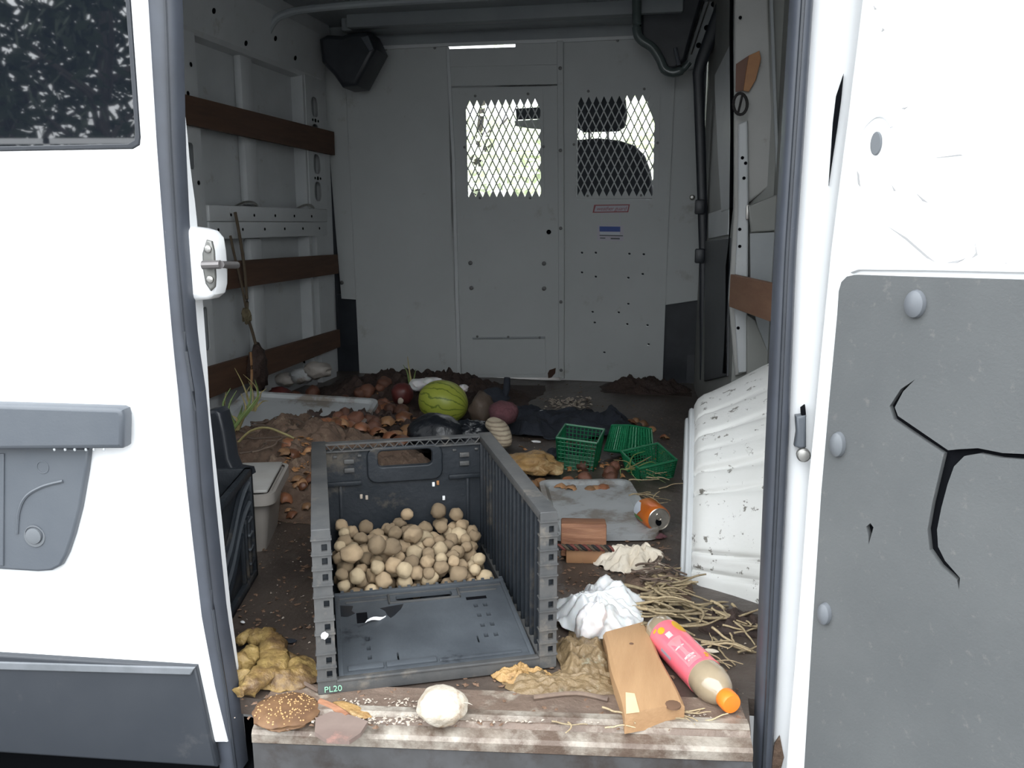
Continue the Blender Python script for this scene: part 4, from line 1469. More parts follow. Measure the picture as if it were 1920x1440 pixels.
# white root and seed head at the sill
p = aZ(822, 1368)
bm = nbm()
lump(bm, (.038, .034, .029), .12, 1.6, 5, 4, TRS((p.x, p.y + .022, .027), .3), flat=.93, ridge=.05, rfr=1.2)
ROOT = obj('white_root', bm, 'turnip', label='lumpy white root vegetable on the sill in front of the crate', cat='vegetable', smooth=60)
bm = nbm()
for a in range(5):
    tube(bm, [(p.x + .03, p.y + .02 + a * .003, .035), (p.x + .040 + a * .001, p.y + .018 + a * .005, .040 - a * .004)], [.0012, .0004], 5)
obj('root_hairs', bm, 'turnip', ROOT)
p = aZ(537, 1338)
SH = thing('seed_head', 'round brown dried seed head lying near the left door edge', 'seed head', (p.x, p.y, .004))
bm = nbm()
lump(bm, (.052, .050, .012), .12, 2.2, 8, 4, flat=.5)
obj('disc', bm, 'seed', SH, world=False)
bm = nbm()
for k_ in range(240):
    rr = .046 * math.sqrt((k_ + .5) / 240)
    a = k_ * 2.39996 + rnd.uniform(-.12, .12)
    rr = max(.002, rr + rnd.uniform(-.0025, .0025))
    if rnd.random() < .42:
        continue
    sd_ = rnd.uniform(.0010, .0021)
    lump(bm, (sd_, sd_, .0018), .1, 1, k_, 1, Matrix.Translation((rr * math.cos(a), rr * math.sin(a), .0125 * (1 - (rr / .06) ** 2))))
obj('seeds', bm, 'seed_lt', SH, world=False, kind='stuff')


# board scrap and sticks by the sill
bm = nbm()
lp_ = [aZ(x, y, .012) for x, y in ((592, 1346), (620, 1334), (650, 1338), (690, 1352), (676, 1374), (655, 1388), (612, 1386), (590, 1372))]
f_ = bm.faces.new([bm.verts.new(q) for q in lp_])
r = bmesh.ops.extrude_face_region(bm, geom=[f_])
bmesh.ops.translate(bm, vec=(0, 0, -.007), verts=[e for e in r['geom'] if isinstance(e, bmesh.types.BMVert)])
obj('board_scrap', bm, mat('damp_board', (.23, .175, .15), (.16, .115, .10), 9, .5, dirt=(.30, .17, .14), dsc=12, dlo=.58, dhi=.66), label='damp pinkish-brown board scrap on the sill right of the seed head', cat='board', smooth=0)
for k_, (pts_, rr_, mm_, lb_) in enumerate((
        (((600, 1316), (628, 1328), (652, 1344)), .006, 'block', 'short reddish stick at the lower left crate corner'),
        (((520, 1262), (560, 1276), (598, 1296)), .0035, 'stem_dk', 'thin dark stick between the curled leaf and the crate'),
        (((1000, 1308), (1080, 1300), (1140, 1312)), .004, 'stem_dk', 'thin brown stick across the floor left of the board'))):
    bm = nbm()
    tube(bm, spline([aZ(x, y, .008) for x, y in pts_], 4), rr_, 7)
    obj('stick', bm, mm_, label=lb_, cat='stick')


def crumple(name, m, loc, size, amp, seed, label, cat, rz=0, sub=4, ridge=.28, rfr=1.9, flat=.45, tilt=0):
    bm = nbm()
    lump(bm, size, amp, 1.7, seed, sub, TRS((loc[0], loc[1], loc[2]), rz, tilt), flat=flat, ridge=ridge, rfr=rfr)
    return obj(name, bm, m, label=label, cat=cat, smooth=70)


def rag(name, m, c, w, d, amp, seed, label, cat, rz=0, z0=.004, fr=9, n=36, thick=.002, hump=None, fold=None):
    """crumpled sheet lying on the floor"""
    ca, sa = math.cos(rz), math.sin(rz)

    def f(s, t):
        x, y = (s - .5) * w, (t - .5) * d
        e = min(s, 1 - s, t, 1 - t) * 6
        jx = .10 * w * fbm((s * 3, t * 3, 1), 1.2, seed)
        jy = .10 * d * fbm((s * 3, t * 3, 5), 1.2, seed)
        h = amp * (1 - abs(fbm((x, y, 0), fr, seed, 3)) * 1.8) + amp * .5 * fbm((x, y, 3), fr * 2.2, seed)
        h = max(0, h) * min(1, .35 + e)
        if fold:
            fa, fk, fh = fold
            wv2 = x * math.cos(fa) + y * math.sin(fa) + .25 * w * fbm((x, y, 7), 5 / max(w, .05) * .12, seed)
            h = h * .45 + fh * abs(math.sin(fk * wv2)) * min(1, .25 + e)
        if hump:
            h += hump * max(0, 1 - ((s - .5) ** 2 + (t - .5) ** 2) * 5)
        x, y = x + jx, y + jy
        # ragged, rounded outline
        k_ = 1 - .22 * (abs(2 * s - 1) ** 3) * (abs(2 * t - 1) ** 3) * 2
        return V((c[0] + (x * ca - y * sa) * k_, c[1] + (x * sa + y * ca) * k_, z0 + thick + h))
    bm = nbm()
    sheet(bm, n, n, f, thick)
    return obj(name, bm, m, label=label, cat=cat, smooth=60)


# gathered sheets: pleats radiating from a point
def pleat(name, m, c, rx, ry, peak, seed, label, cat, rz=0, npl=9, depth=.010, crater=0, nz_amp=.006, rim=.0, off=(0, 0), thick=.0015, nr=26, na=120, z0=.003):
    rr = random.Random(seed)
    ph = [rr.uniform(0, 6.28) for _ in range(4)]
    bm = nbm()

    def P(i, j):
        r = i / nr
        a = 2 * math.pi * j / na
        R_ = 1 + .16 * math.sin(2 * a + ph[0]) + .10 * math.sin(3 * a + ph[1]) + .06 * math.sin(npl * a + ph[2]) * r + .12 * fbm((math.cos(a), math.sin(a), 0), 1.7, seed)
        x, y = rx * r * R_ * math.cos(a), ry * r * R_ * math.sin(a)
        ofx, ofy = off[0] * (1 - r), off[1] * (1 - r)
        if crater:
            h = peak * (math.exp(-((r - .62) / .26) ** 2)) * (1 + .35 * math.sin(a + ph[3])) + (peak - crater) * .35 * (1 - r) ** 2
        else:
            h = peak * (1 - r) ** 1.15 + peak * .25 * math.exp(-((r - .55) / .2) ** 2) * (1 + math.sin(2 * a + ph[3]))
        warp = npl * a + 2.2 * fbm((x, y, 2), 14, seed) + 3 * r
        h += depth * min(1, r * 2.5) * (abs(math.sin(warp)) ** .7 - .4)
        h += nz_amp * fbm((x, y, 4), 55, seed, 4) * min(1, r * 4)
        h += rim * max(0, r - .8) * 5
        h *= 1 if r < .93 else .6
        ca, sa = math.cos(rz), math.sin(rz)
        x, y = x + ofx, y + ofy
        return V((c[0] + x * ca - y * sa, c[1] + x * sa + y * ca, max(z0, z0 + h)))
    top = [[bm.verts.new(P(i, j)) for j in range(na)] for i in range(1, nr + 1)]
    tc0 = bm.verts.new(P(0, 0))
    bot = [[bm.verts.new(v.co - V((0, 0, thick))) for v in row] for row in top]
    bc0 = bm.verts.new(tc0.co - V((0, 0, thick)))
    for j in range(na):
        k2 = (j + 1) % na
        bm.faces.new((tc0, top[0][j], top[0][k2]))
        bm.faces.new((bc0, bot[0][k2], bot[0][j]))
        for i in range(nr - 1):
            bm.faces.new((top[i][j], top[i + 1][j], top[i + 1][k2], top[i][k2]))
            bm.faces.new((bot[i][j], bot[i][k2], bot[i + 1][k2], bot[i + 1][j]))
        bm.faces.new((top[-1][j], bot[-1][j], bot[-1][k2], top[-1][k2]))
    return obj(name, bm, m, label=label, cat=cat, smooth=75)


RL = pleat('rotten_leaf', 'rot_yel', (-.685, 1.232, 0), .080, .085, .022, 3, 'curled slimy yellow-brown leaf against the left door edge', 'leaf', .3, 3, .006, crater=.03, nz_amp=.0045)
for nm_, pz, rr_, px_ in (('leaf_fold', .022, .027, ((450, 1296), (476, 1282), (502, 1256), (516, 1226), (504, 1200), (474, 1192), (448, 1200))),
                          ('leaf_fold', .026, .024, ((442, 1250), (455, 1240), (468, 1226), (474, 1215)))):
    bm = nbm()
    pts_ = spline([aZ(x, y, pz) for x, y in px_], 6)
    n_ = len(pts_)
    tube(bm, pts_, [rr_ * (.35 + .65 * math.sin(math.pi * min(1, (i + 1) / n_ * .9 + .08))) * (.8 + .35 * abs(fbm((i * .3, 0, 0), 1.1, 7))) for i in range(n_)], 16, sy=.6)
    for v in bm.verts:
        v.co += V((fbm(v.co, 45, 1), fbm(v.co, 45, 2), fbm(v.co, 45, 3))) * .009
        v.co.z = max(v.co.z, .004)
    obj(nm_, bm, 'rot_yel', RL, smooth=75)
c = aZ(1100, 1240)
pleat('rotten_leaf', 'rot_grn', (c.x - .005, c.y + .01, 0), .058, .095, .026, 6, 'wide mouldy brown leaf spread under the right crate corner', 'leaf', .25, 4, .006, nz_amp=.009)
c = aZ(1045, 1290)
pleat('rotten_leaf', 'rot_grn', (c.x, c.y + .008, 0), .095, .045, .014, 7, 'flat wrinkled olive leaf lying in front of the right crate corner', 'leaf', .12, 4, .005, nz_amp=.007)
c = aZ(975, 1272)
pleat('rotten_leaf', 'rot_tan', (c.x, c.y + .004, 0), .050, .030, .014, 9, 'small yellowed leaf under the front of the crate', 'leaf', .2, 6, .007, nz_amp=.008)

# white plastic bag draped over the far end of the board
c = aZ(1122, 1118, .05)
pleat('plastic_bag', 'bag', (c.x + .004, c.y + .012, 0), .098, .096, .050, 23, 'crumpled white plastic bag draped on the end of the board', 'bag', .5, 6, .012, nz_amp=.009, z0=.012, off=(-.012, -.010), thick=.001)
c2_ = aZ(1108, 1168, .04)
bm = nbm()
lump(bm, (.026, .021, .046), .22, 1.5, 31, 4, TRS((c2_.x, c2_.y, .042), .5, .42), ridge=.11, rfr=2.1)
obj('plastic_bag', bm, 'bag', label='small bulging white bag end hanging beside the crate', cat='bag', smooth=75)
# cream crumpled cloth
c = aZ(1180, 1062)
pleat('crumpled_cloth', 'cream', (c.x, c.y + .012, 0), .082, .055, .042, 27, 'cream crumpled cloth between the white bag and the wheel arch', 'cloth', .30, 5, .011, nz_amp=.010, off=(.018, .004), thick=.002)
bm = nbm()
c3 = aZ(1226, 1036, .03)
tube(bm, spline([c3 + V((-.02, .0, .004)), c3, c3 + V((.012, -.004, -.002)), c3 + V((.018, -.012, -.008))], 5), [.012, .0115, .011, .0105, .010, .0098, .0096, .0095, .0095, .0095, .0095, .009, .0085, .008, .006, .003], 10)
obj('crumpled_cloth', bm, 'cream', label='small cream cloth tip beside the crumpled cloth', cat='cloth', smooth=70)

# wooden block with braided cord
c = aZ(1090, 1058)
BLK = thing('wood_block', 'reddish brown wooden block beside the crate, braided cord across it', 'block', (c.x - .002, c.y + .05, 0), math.radians(8))
bm = nbm()
bx(bm, -.052, .052, -.035, .035, .006, .082, Matrix.Rotation(-.15, 4, 'X'), b=.004)
obj('block_body', bm, 'block', BLK, world=False)
bm = nbm()
bx(bm, -.040, .048, -.047, -.030, .0, .036, b=.003)
obj('split_face', bm, 'block_pale', BLK, world=False)
CORD = thing('braided_cord', 'dark red and black braided cord lying over the wooden block', 'cord', (c.x, c.y, 0), math.radians(8))
for ph, mm in ((0, 'cord_r'), (2.1, 'cord_k'), (4.2, 'cord_b')):
    bm = nbm()
    pts = []
    for i in range(90):
        t = i / 89
        base = V((-.058 + t * .21, -.0 + .06 * max(0, t - .55), .040 - .034 * max(0, (t - .55) / .45)))
        a = t * 46 + ph
        pts.append(base + V((0, .0040 * math.cos(a), .0045 * math.sin(a))))
    tube(bm, pts, .0034, 6)
    obj('strand', bm, mm, CORD, world=False)

# drinks can, top towards the camera
p1_, p0_ = aZ(1236, 974, .040), aZ(1236, 974, .040) + V((-.040, .092, -.006))
Tc = V((0, 0, 1)).rotation_difference((p1_ - p0_).normalized()).to_matrix().to_4x4()
Tc.translation = p0_
Lc = (p1_ - p0_).length
CAN = thing('drinks_can', 'crushed orange drinks can with its opened silver top facing outward', 'can', (p0_.x, p0_.y, 0))
bm = nbm()
lathe(bm, [(.024, 0), (.031, .008), (.033, .014), (.033, Lc - .016), (.031, Lc - .008), (.0275, Lc - .002)], 40, Tc)
for v in bm.verts:
    v.co += (v.co - p0_.lerp(p1_, .5)).normalized() * (.0035 * fbm(v.co, 28, 2))
    q = Tc.inverted() @ v.co
    if .02 < q.z < Lc - .02:
        dd = .006 * max(0, 1 - abs(q.z - .05) / .03) * max(0, math.cos(math.atan2(q.y, q.x) - 2.2))
        v.co -= (Tc.to_3x3() @ V((q.x, q.y, 0)).normalized()) * dd
BODY = obj('can_body', bm, 'can', CAN, smooth=50)
bm = nbm()
lathe(bm, [(.0275, Lc - .003), (.0285, Lc + .0), (.027, Lc + .0012), (.0255, Lc - .002), (.0, Lc - .0025)], 40, Tc)
LID = obj('can_lid', bm, 'can_al', CAN, smooth=40)
bm = nbm()
lp = [(.009 * math.cos(a) - .006, .008 * math.sin(a)) for a in [i * .42 for i in range(15)]]
T2 = Tc @ Matrix.Translation((0, 0, Lc - .0018)) @ Matrix.Rotation(2.4, 4, 'Z')
bm.faces.new([bm.verts.new(T2 @ V((x, y, 0))) for x, y in ell(-.007, .004, .0095, .0075)])
bmesh.ops.solidify(bm, geom=bm.faces[:], thickness=.0004)
obj('mouth', bm, 'hole', LID)
bm = nbm()
tube(bm, [T2 @ V((x, y, .0008)) for x, y in ell(.006, -.002, .0085, .006) + [(.0145, -.002)]], .0013, 6, cap=False)
obj('pull_tab', bm, 'can_al', LID)
lf = Tc.to_3x3().inverted() @ V((-1, -.25, .25))
ca = math.atan2(lf.y, lf.x)
for nm, mm, a0, a1, z0, z1 in (('print_patch', 'pale_st', -.62, .35, .012, .055), ('print_patch', 'can_gr', .38, .72, .015, .075)):
    bm = nbm()
    n = 8
    for i in range(n):
        A0, A1 = ca + a0 + (a1 - a0) * i / n, ca + a0 + (a1 - a0) * (i + 1) / n
        e0 = z1 - .022 * abs(i - n / 2) / n * 2
        e1 = z1 - .022 * abs(i + 1 - n / 2) / n * 2
        vs = [bm.verts.new(Tc @ V((.0340 * math.cos(a), .0340 * math.sin(a), z))) for a, z in ((A0, z0), (A1, z0), (A1, e1), (A0, e0))]
        bm.faces.new(vs)
    obj(nm, bm, mm, BODY)

# ================================================================== lids
def tray_mesh(w, d, rim=.016, th=.006):
    """shallow tray/lid with raised rim, local coords, base at z=0"""
    lo = rrect(-w / 2, w / 2, -d / 2, d / 2, .035, 6)
    li = rrect(-w / 2 + .014, w / 2 - .014, -d / 2 + .014, d / 2 - .014, .026, 6)
    lb = rrect(-w / 2 + .026, w / 2 - .026, -d / 2 + .026, d / 2 - .026, .020, 6)
    bm = nbm()
    R0 = [bm.verts.new((x, y, 0)) for x, y in lo]
    R1 = [bm.verts.new((x, y, rim)) for x, y in lo]
    R2 = [bm.verts.new((x, y, rim)) for x, y in li]
    R3 = [bm.verts.new((x, y, th)) for x, y in lb]
    n = len(lo)
    for A, B in ((R0, R1), (R1, R2), (R2, R3)):
        for i in range(n):
            bm.faces.new((A[i], A[(i + 1) % n], B[(i + 1) % n], B[i]))
    bm.faces.new(R3)
    bm.faces.new(R0[::-1])
    return bm


tl = [aZ(1012, 902, .016), aZ(1182, 900, .016), aZ(1238, 1004, .016)]
ctr = (tl[0] + tl[2]) / 2
wv = (tl[1] - tl[0])
bm = tray_mesh(wv.length, (tl[2] - tl[1]).length)
bmesh.ops.transform(bm, matrix=TRS((ctr.x, ctr.y, .004), math.atan2(wv.y, wv.x)), verts=bm.verts)
obj('plastic_tray', bm, 'tray', label='grey plastic tray lying behind the orange can', cat='tray', smooth=30)
bm = tray_mesh(.52, .30)
q = aZ(552, 796, .06)
bmesh.ops.transform(bm, matrix=TRS((q.x, q.y + .03, .082), math.radians(4), math.radians(14), math.radians(2)), verts=bm.verts)
obj('plastic_tray', bm, 'tray', label='grey plastic tray half buried in soil by the left wall', cat='tray', smooth=30)

# ================================================================== left: slatted crate, tub
SCp = aZ(425, 1182)
SC2 = aZ(482, 1082)
dv = (SC2 - SCp)
dv.z = 0
ang = math.atan2(dv.y, dv.x)
LCR = thing('slatted_crate', 'black slatted crate standing behind the left door edge', 'crate', (SCp.x, SCp.y, 0), ang)
cl_, ch_, cd_ = .262, .245, .30


def lbox(name, m, boxes, parent=LCR, b=.002):
    bm = nbm()
    for q in boxes:
        bx(bm, *q, b=b)
    return obj(name, bm, m, parent, world=False)


LW = lbox('side_panel', 'crate', [(0, cl_, .010, .016, .0, ch_)])
lbox('frame', 'crate', [(0, cl_, 0, .016, 0, .018), (0, cl_, 0, .016, ch_ - .016, ch_), (cl_ - .016, cl_, 0, .016, 0, ch_), (0, .016, 0, .016, 0, ch_)], LW)
for k_ in range(5):
    bm = nbm()
    z = .150 + k_ * .022
    tube(bm, spline([(.02, .006, z - .11), (.08, .006, z - .085), (.15, .006, z - .035), (.20, .006, z - .012), (.245, .006, z)], 4), .0045, 6)
    obj('slat', bm, 'crate_gate' if k_ in (1, 3) else 'crate', LW, world=False)
for k_ in range(3):
    lbox('slat', 'crate', [(.17 + k_ * .025, .178 + k_ * .025, .002, .012, .018, .15)], LW)
for k_ in range(4):
    lbox('slat', 'crate_gate', [(.215, .245, .0, .012, .04 + k_ * .032, .046 + k_ * .032)], LW)
lbox('end_wall', 'crate', [(cl_ - .012, cl_, .0, cd_, 0, ch_)])
lbox('end_wall', 'crate', [(0, .012, .0, cd_, 0, ch_)])
lbox('back_panel', 'crate', [(0, cl_, cd_ - .012, cd_, 0, ch_)])
lbox('base', 'crate', [(0, cl_, 0, cd_, 0, .01)])
# upright black lid flap rising above it
bm = nbm()
pts = [(383, 772), (402, 768), (411, 775), (420, 810), (428, 862), (436, 880), (458, 884), (462, 896), (440, 905), (400, 912), (384, 905)]
FLAP = obj('crate_flap', pxplate([pts], (0, 1.66, 0), NB, .05, .008), 'blackpl', label='upright black plastic flap standing on the slatted crate', cat='flap')
bm.free()
obj('flap_edge', pxplate([[(418, 884), (457, 886), (458, 892), (420, 892)]], (0, 1.66, 0), NB, .01, .002, .004), mat('shiny_grey_edge', (.28, .31, .35), rough=.35), FLAP)
# tub
p = aZ(498, 1034)
ta_ = math.radians(18)
TUB = thing('plastic_tub', 'grey-beige plastic tub behind the slatted crate', 'tub', (p.x - (.085 * math.cos(ta_) + .10 * math.sin(ta_)), p.y - (.085 * math.sin(ta_) - .10 * math.cos(ta_)), 0), ta_)
bm = nbm()
bot = rrect(-.085, .085, -.10, .10, .02, 4)
topl = rrect(-.105, .105, -.125, .125, .025, 4)
Hh = .145
A = [bm.verts.new((x, y, 0)) for x, y in bot]
B = [bm.verts.new((x, y, Hh)) for x, y in topl]
C_ = [bm.verts.new((x * .95, y * .95, Hh)) for x, y in topl]
D_ = [bm.verts.new((x * .93, y * .93, .01)) for x, y in bot]
for P_, Q_ in ((A, B), (B, C_), (C_, D_)):
    for i in range(len(A)):
        bm.faces.new((P_[i], P_[(i + 1) % len(A)], Q_[(i + 1) % len(A)], Q_[i]))
bm.faces.new(A[::-1])
bm.faces.new(D_)
obj('tub_body', bm, 'tub', TUB, world=False)
bm = nbm()
lo = rrect(-.116, .116, -.136, .136, .028, 4)
for ra, rb in (((1.0, Hh - .022), (1.0, Hh + .004)), ((1.0, Hh + .004), (.93, Hh + .004))):
    P_ = [bm.verts.new((x * ra[0], y * ra[0], ra[1])) for x, y in lo]
    Q_ = [bm.verts.new((x * rb[0], y * rb[0], rb[1])) for x, y in lo]
    for i in range(len(lo)):
        bm.faces.new((P_[i], P_[(i + 1) % len(lo)], Q_[(i + 1) % len(lo)], Q_[i]))
obj('rim', bm, 'tub', TUB, world=False)
bm = nbm()
bx(bm, -.10, .10, -.12, .12, Hh + .004, Hh + .012, b=.003)
obj('tub_lid', bm, mat('pale_lid', (.46, .45, .43), (.38, .36, .33), 9, .5), TUB, world=False)

# ================================================================== heaps at the back
def heap(name, m, c, rx, ry, h, seed, label, cat, n=60, fr=7, rough_=.25):
    def f(s, t):
        x, y = (s * 2 - 1), (t * 2 - 1)
        r = math.sqrt(x * x + y * y)
        e = max(0, 1 - r ** 2.2)
        hh_ = h * e * (.75 + .5 * fbm((x, y, 0), 1.6, seed)) + h * rough_ * e * fbm((x * rx, y * ry, 0), fr * 4, seed + 2, 5)
        hh_ += h * .12 * min(1, e * 4) * abs(fbm((x * rx, y * ry, 2), fr * 11, seed + 4, 3))
        k_ = 1 + .12 * fbm((x, y, 4), 1.5, seed)
        return V((c[0] + x * rx * k_, c[1] + y * ry * k_, max(.0015, hh_)))
    bm = nbm()
    sheet(bm, n, n, f, .001)
    return obj(name, bm, m, label=label, cat=cat, kind='stuff', smooth=80)


heap('soil_heap', 'soil', (-1.14, 2.34, 0), .40, .40, .170, 3, 'heap of brown soil with roots behind the crates on the left', 'soil', 120, 4, .16)
heap('soil_heap', 'soil_dk', (-1.14, 3.55, 0), .50, .38, .11, 6, 'dark rotten compost along the foot of the partition on the left', 'soil', 80, 7, .4)
heap('soil_heap', 'soil_dk', (-1.20, 2.86, 0), .48, .32, .095, 9, 'dark mush of rotten onions between soil and watermelon', 'soil', 80, 8, .5)
heap('soil_heap', 'soil_dk', (-.16, 3.93, 0), .20, .12, .06, 12, 'dark dirt piled at the foot of the right partition panel', 'soil', 40, 8, .6)

# watermelon with stripes
mel = mat('watermelon_rind', (.42, .46, .075), (.34, .39, .055), 6, .42)
t = mel.node_tree
N, L = t.nodes, t.links
tc_ = N.new('ShaderNodeTexCoord')
sx_ = N.new('ShaderNodeSeparateXYZ')
L.new(tc_.outputs['Object'], sx_.inputs[0])
at = N.new('ShaderNodeMath')
at.operation = 'ARCTAN2'
L.new(sx_.outputs['Z'], at.inputs[0])
L.new(sx_.outputs['Y'], at.inputs[1])
nz1 = N.new('ShaderNodeTexNoise')
nz1.inputs['Scale'].default_value = 22
nz1.inputs['Detail'].default_value = 5
L.new(tc_.outputs['Object'], nz1.inputs['Vector'])
ma = N.new('ShaderNodeMath')
ma.operation = 'MULTIPLY_ADD'
L.new(at.outputs[0], ma.inputs[0])
ma.inputs[1].default_value = 15
mb = N.new('ShaderNodeMath')
mb.operation = 'MULTIPLY'
L.new(nz1.outputs['Fac'], mb.inputs[0])
mb.inputs[1].default_value = 9
L.new(mb.outputs[0], ma.inputs[2])
si = N.new('ShaderNodeMath')
si.operation = 'SINE'
L.new(ma.outputs[0], si.inputs[0])
mr_ = N.new('ShaderNodeMapRange')
mr_.inputs['From Min'].default_value = .72
mr_.inputs['From Max'].default_value = .98
mr_.inputs['To Max'].default_value = .9
L.new(si.outputs[0], mr_.inputs['Value'])
node_mix_color(mel, mr_.outputs[0], (.12, .175, .022))
p = aY(831, 752, 3.10)
bm = nbm()
lump(bm, (.098, .088, .082), .03, 1, 2, 4)
WM = obj('watermelon', bm, mel, world=False, label='yellow-green striped watermelon in the middle of the rubbish', cat='watermelon', smooth=80)
WM.matrix_basis = TRS((p.x, p.y, .083), math.radians(-4), 0, math.radians(12))


def place_lump(name, m, px, py, Y, size, amp, seed, label, cat, rz=0, ridge=0, sub=3, group=None, tilt=0, drop=True):
    c = aY(px, py, Y)
    z = c.z
    bm = nbm()
    lump(bm, size, amp, 1.8, seed, sub, TRS((c.x, c.y, z), rz, tilt), ridge=ridge, rfr=1.7)
    return obj(name, bm, m, label=label, cat=cat, group=group, smooth=70)


BT = place_lump('beet', 'beet', 754, 738, 3.16, (.045, .042, .046), .12, 4, 'dark red beet left of the watermelon', 'beet')
bm = nbm()
lump(bm, (.012, .006, .014), .2, 2, 3, 2, Matrix.Translation(aY(751, 752, 3.11)))
obj('cut_spot', bm, 'chip', BT)
place_lump('bin_bag', 'melon_dk', 818, 812, 2.62, (.095, .07, .062), .1, 6, 'taut black plastic bag in front of the watermelon', 'bag', ridge=.05, sub=4)
place_lump('bin_bag', 'melon_dk', 884, 815, 2.66, (.055, .045, .042), .25, 8, 'wrinkled end of black plastic beside the striped sock', 'bag', ridge=.25, sub=4)
place_lump('brown_sack', 'brownbag', 903, 768, 2.98, (.042, .045, .058), .2, 10, 'small brown sack right of the watermelon', 'sack', ridge=.1)
BN = place_lump('dark_bundle', 'navy', 925, 746, 3.12, (.055, .05, .035), .2, 12, 'small black bundle with an upright strap at the partition', 'bundle', ridge=.1)
bm = nbm()
tube(bm, [aY(944, 752, 3.12), aY(950, 728, 3.12), aY(951, 708, 3.12)], [.010, .014, .012], 8)
obj('strap', bm, 'navy', BN)
place_lump('knit_hat', 'wine', 944, 774, 2.86, (.052, .045, .042), .10, 14, 'wine-coloured balled knit beside the navy garment', 'cloth', ridge=.05, sub=4)
# striped sock
sock = mat('beige_sock', (.46, .39, .29), (.40, .33, .24), 30, .9, bump=.4, bsc=120)
t = sock.node_tree
wv_ = t.nodes.new('ShaderNodeTexWave')
wv_.bands_direction = 'Z'
wv_.inputs['Scale'].default_value = 26
wv_.inputs['Distortion'].default_value = 3
tcs = t.nodes.new('ShaderNodeTexCoord')
t.links.new(tcs.outputs['Object'], wv_.inputs['Vector'])
mrs = t.nodes.new('ShaderNodeMapRange')
mrs.inputs['From Min'].default_value = .55
mrs.inputs['From Max'].default_value = .8
mrs.inputs['To Max'].default_value = .7
t.links.new(wv_.outputs['Fac'], mrs.inputs['Value'])
node_mix_color(sock, mrs.outputs[0], (.17, .13, .095))
bm = nbm()
tube(bm, spline([aY(918, 792, 2.62), aY(932, 800, 2.60), aY(942, 815, 2.58), aY(948, 838, 2.56)], 6), [.018, .024, .027, .029, .030, .031, .032, .033, .033, .033, .032, .031, .030, .029, .028, .027, .024, .020, .012], 14, sy=.8)
obj('sock', bm, sock, label='beige striped sock lying behind the crate corner', cat='sock', smooth=70)
# navy garment
c = aZ(1055, 808)
rag('garment', 'navy', (c.x - .0, c.y + .03, 0), .52, .36, .05, 33, 'dark navy garment spread behind the green baskets', 'clothing', .12, fr=5, n=44, thick=.006)
c = aZ(1025, 862)
rag('garment', 'navy', (c.x + .06, c.y + .06, 0), .13, .10, .02, 38, 'scrap of navy fabric under the green basket', 'clothing', .3, n=18)
crumple('rotten_produce', 'rot_tan', (*aZ(1000, 890).xy, .032), (.085, .062, .034), .3, 41, 'tan rotting produce lump behind the crate corner', 'vegetable', -.2, ridge=.15)

# ================================================================== green baskets
def basket(name, label, T, w, h, taper, m, nx=9, nz=6, bars=True):
    t = thing(name, label, 'basket', T.translation, 0, 'green berry baskets')
    t.matrix_basis = T
    wb = w * taper
    bm = nbm()
    bx(bm, -wb / 2, wb / 2, -wb / 2, wb / 2, 0, .003)
    obj('basket_floor', bm, m, t, world=False, smooth=0)
    for k in range(4):
        Rk = Matrix.Rotation(k * math.pi / 2, 4, 'Z')
        bm = nbm()
        for i in range(nx + 1):
            s = -1 + 2 * i / nx
            tube(bm, [Rk @ V((s * wb / 2, -wb / 2, 0)), Rk @ V((s * w / 2, -w / 2, h))], .0016 if 0 < i < nx else .003, 5)
        for j in range(nz + 1):
            z = h * j / nz
            ww = wb + (w - wb) * j / nz
            tube(bm, [Rk @ V((-ww / 2, -ww / 2, z)), Rk @ V((ww / 2, -ww / 2, z))], .0014 if 0 < j < nz else .003, 5)
        side = obj('basket_side', bm, m, t, world=False, smooth=0)
        if not bars:
            bm = nbm()
            vs = [bm.verts.new(Rk @ V(q)) for q in ((-wb / 2, -wb / 2 + .001, 0), (wb / 2, -wb / 2 + .001, 0), (w / 2, -w / 2 + .001, h), (-w / 2, -w / 2 + .001, h))]
            bm.faces.new(vs)
            bmesh.ops.solidify(bm, geom=bm.faces[:], thickness=.0012)
            obj('side_web', bm, m, side, world=False, smooth=0)
    bm = nbm()
    for k in range(4):
        Rk = Matrix.Rotation(k * math.pi / 2, 4, 'Z')
        tube(bm, [Rk @ V((-w / 2, -w / 2, h)), Rk @ V((w / 2, -w / 2, h))], .004, 6)
    obj('rim', bm, m, t, world=False)
    return t


p = aZ(1080, 884)
basket('berry_basket', 'dark green mesh basket standing upright behind the grey tray', TRS((p.x + .0, p.y + .07, .004), math.radians(-4), math.radians(6), math.radians(4)), .128, .104, .86, 'green', 10, 8)
p = aZ(1180, 868)
basket('berry_basket', 'bright green basket upside down beside the navy garment', TRS((p.x + .0, p.y + .07, .102), math.radians(38), math.radians(168), math.radians(14)), .115, .085, .80, 'green_lt', bars=False)
p = aZ(1212, 900)
basket('berry_basket', 'green open-mesh basket with grass beside the wheel arch', TRS((p.x + .005, p.y + .06, .004), math.radians(28), math.radians(10), math.radians(-8)), .125, .060, .84, 'green', 12, 7)

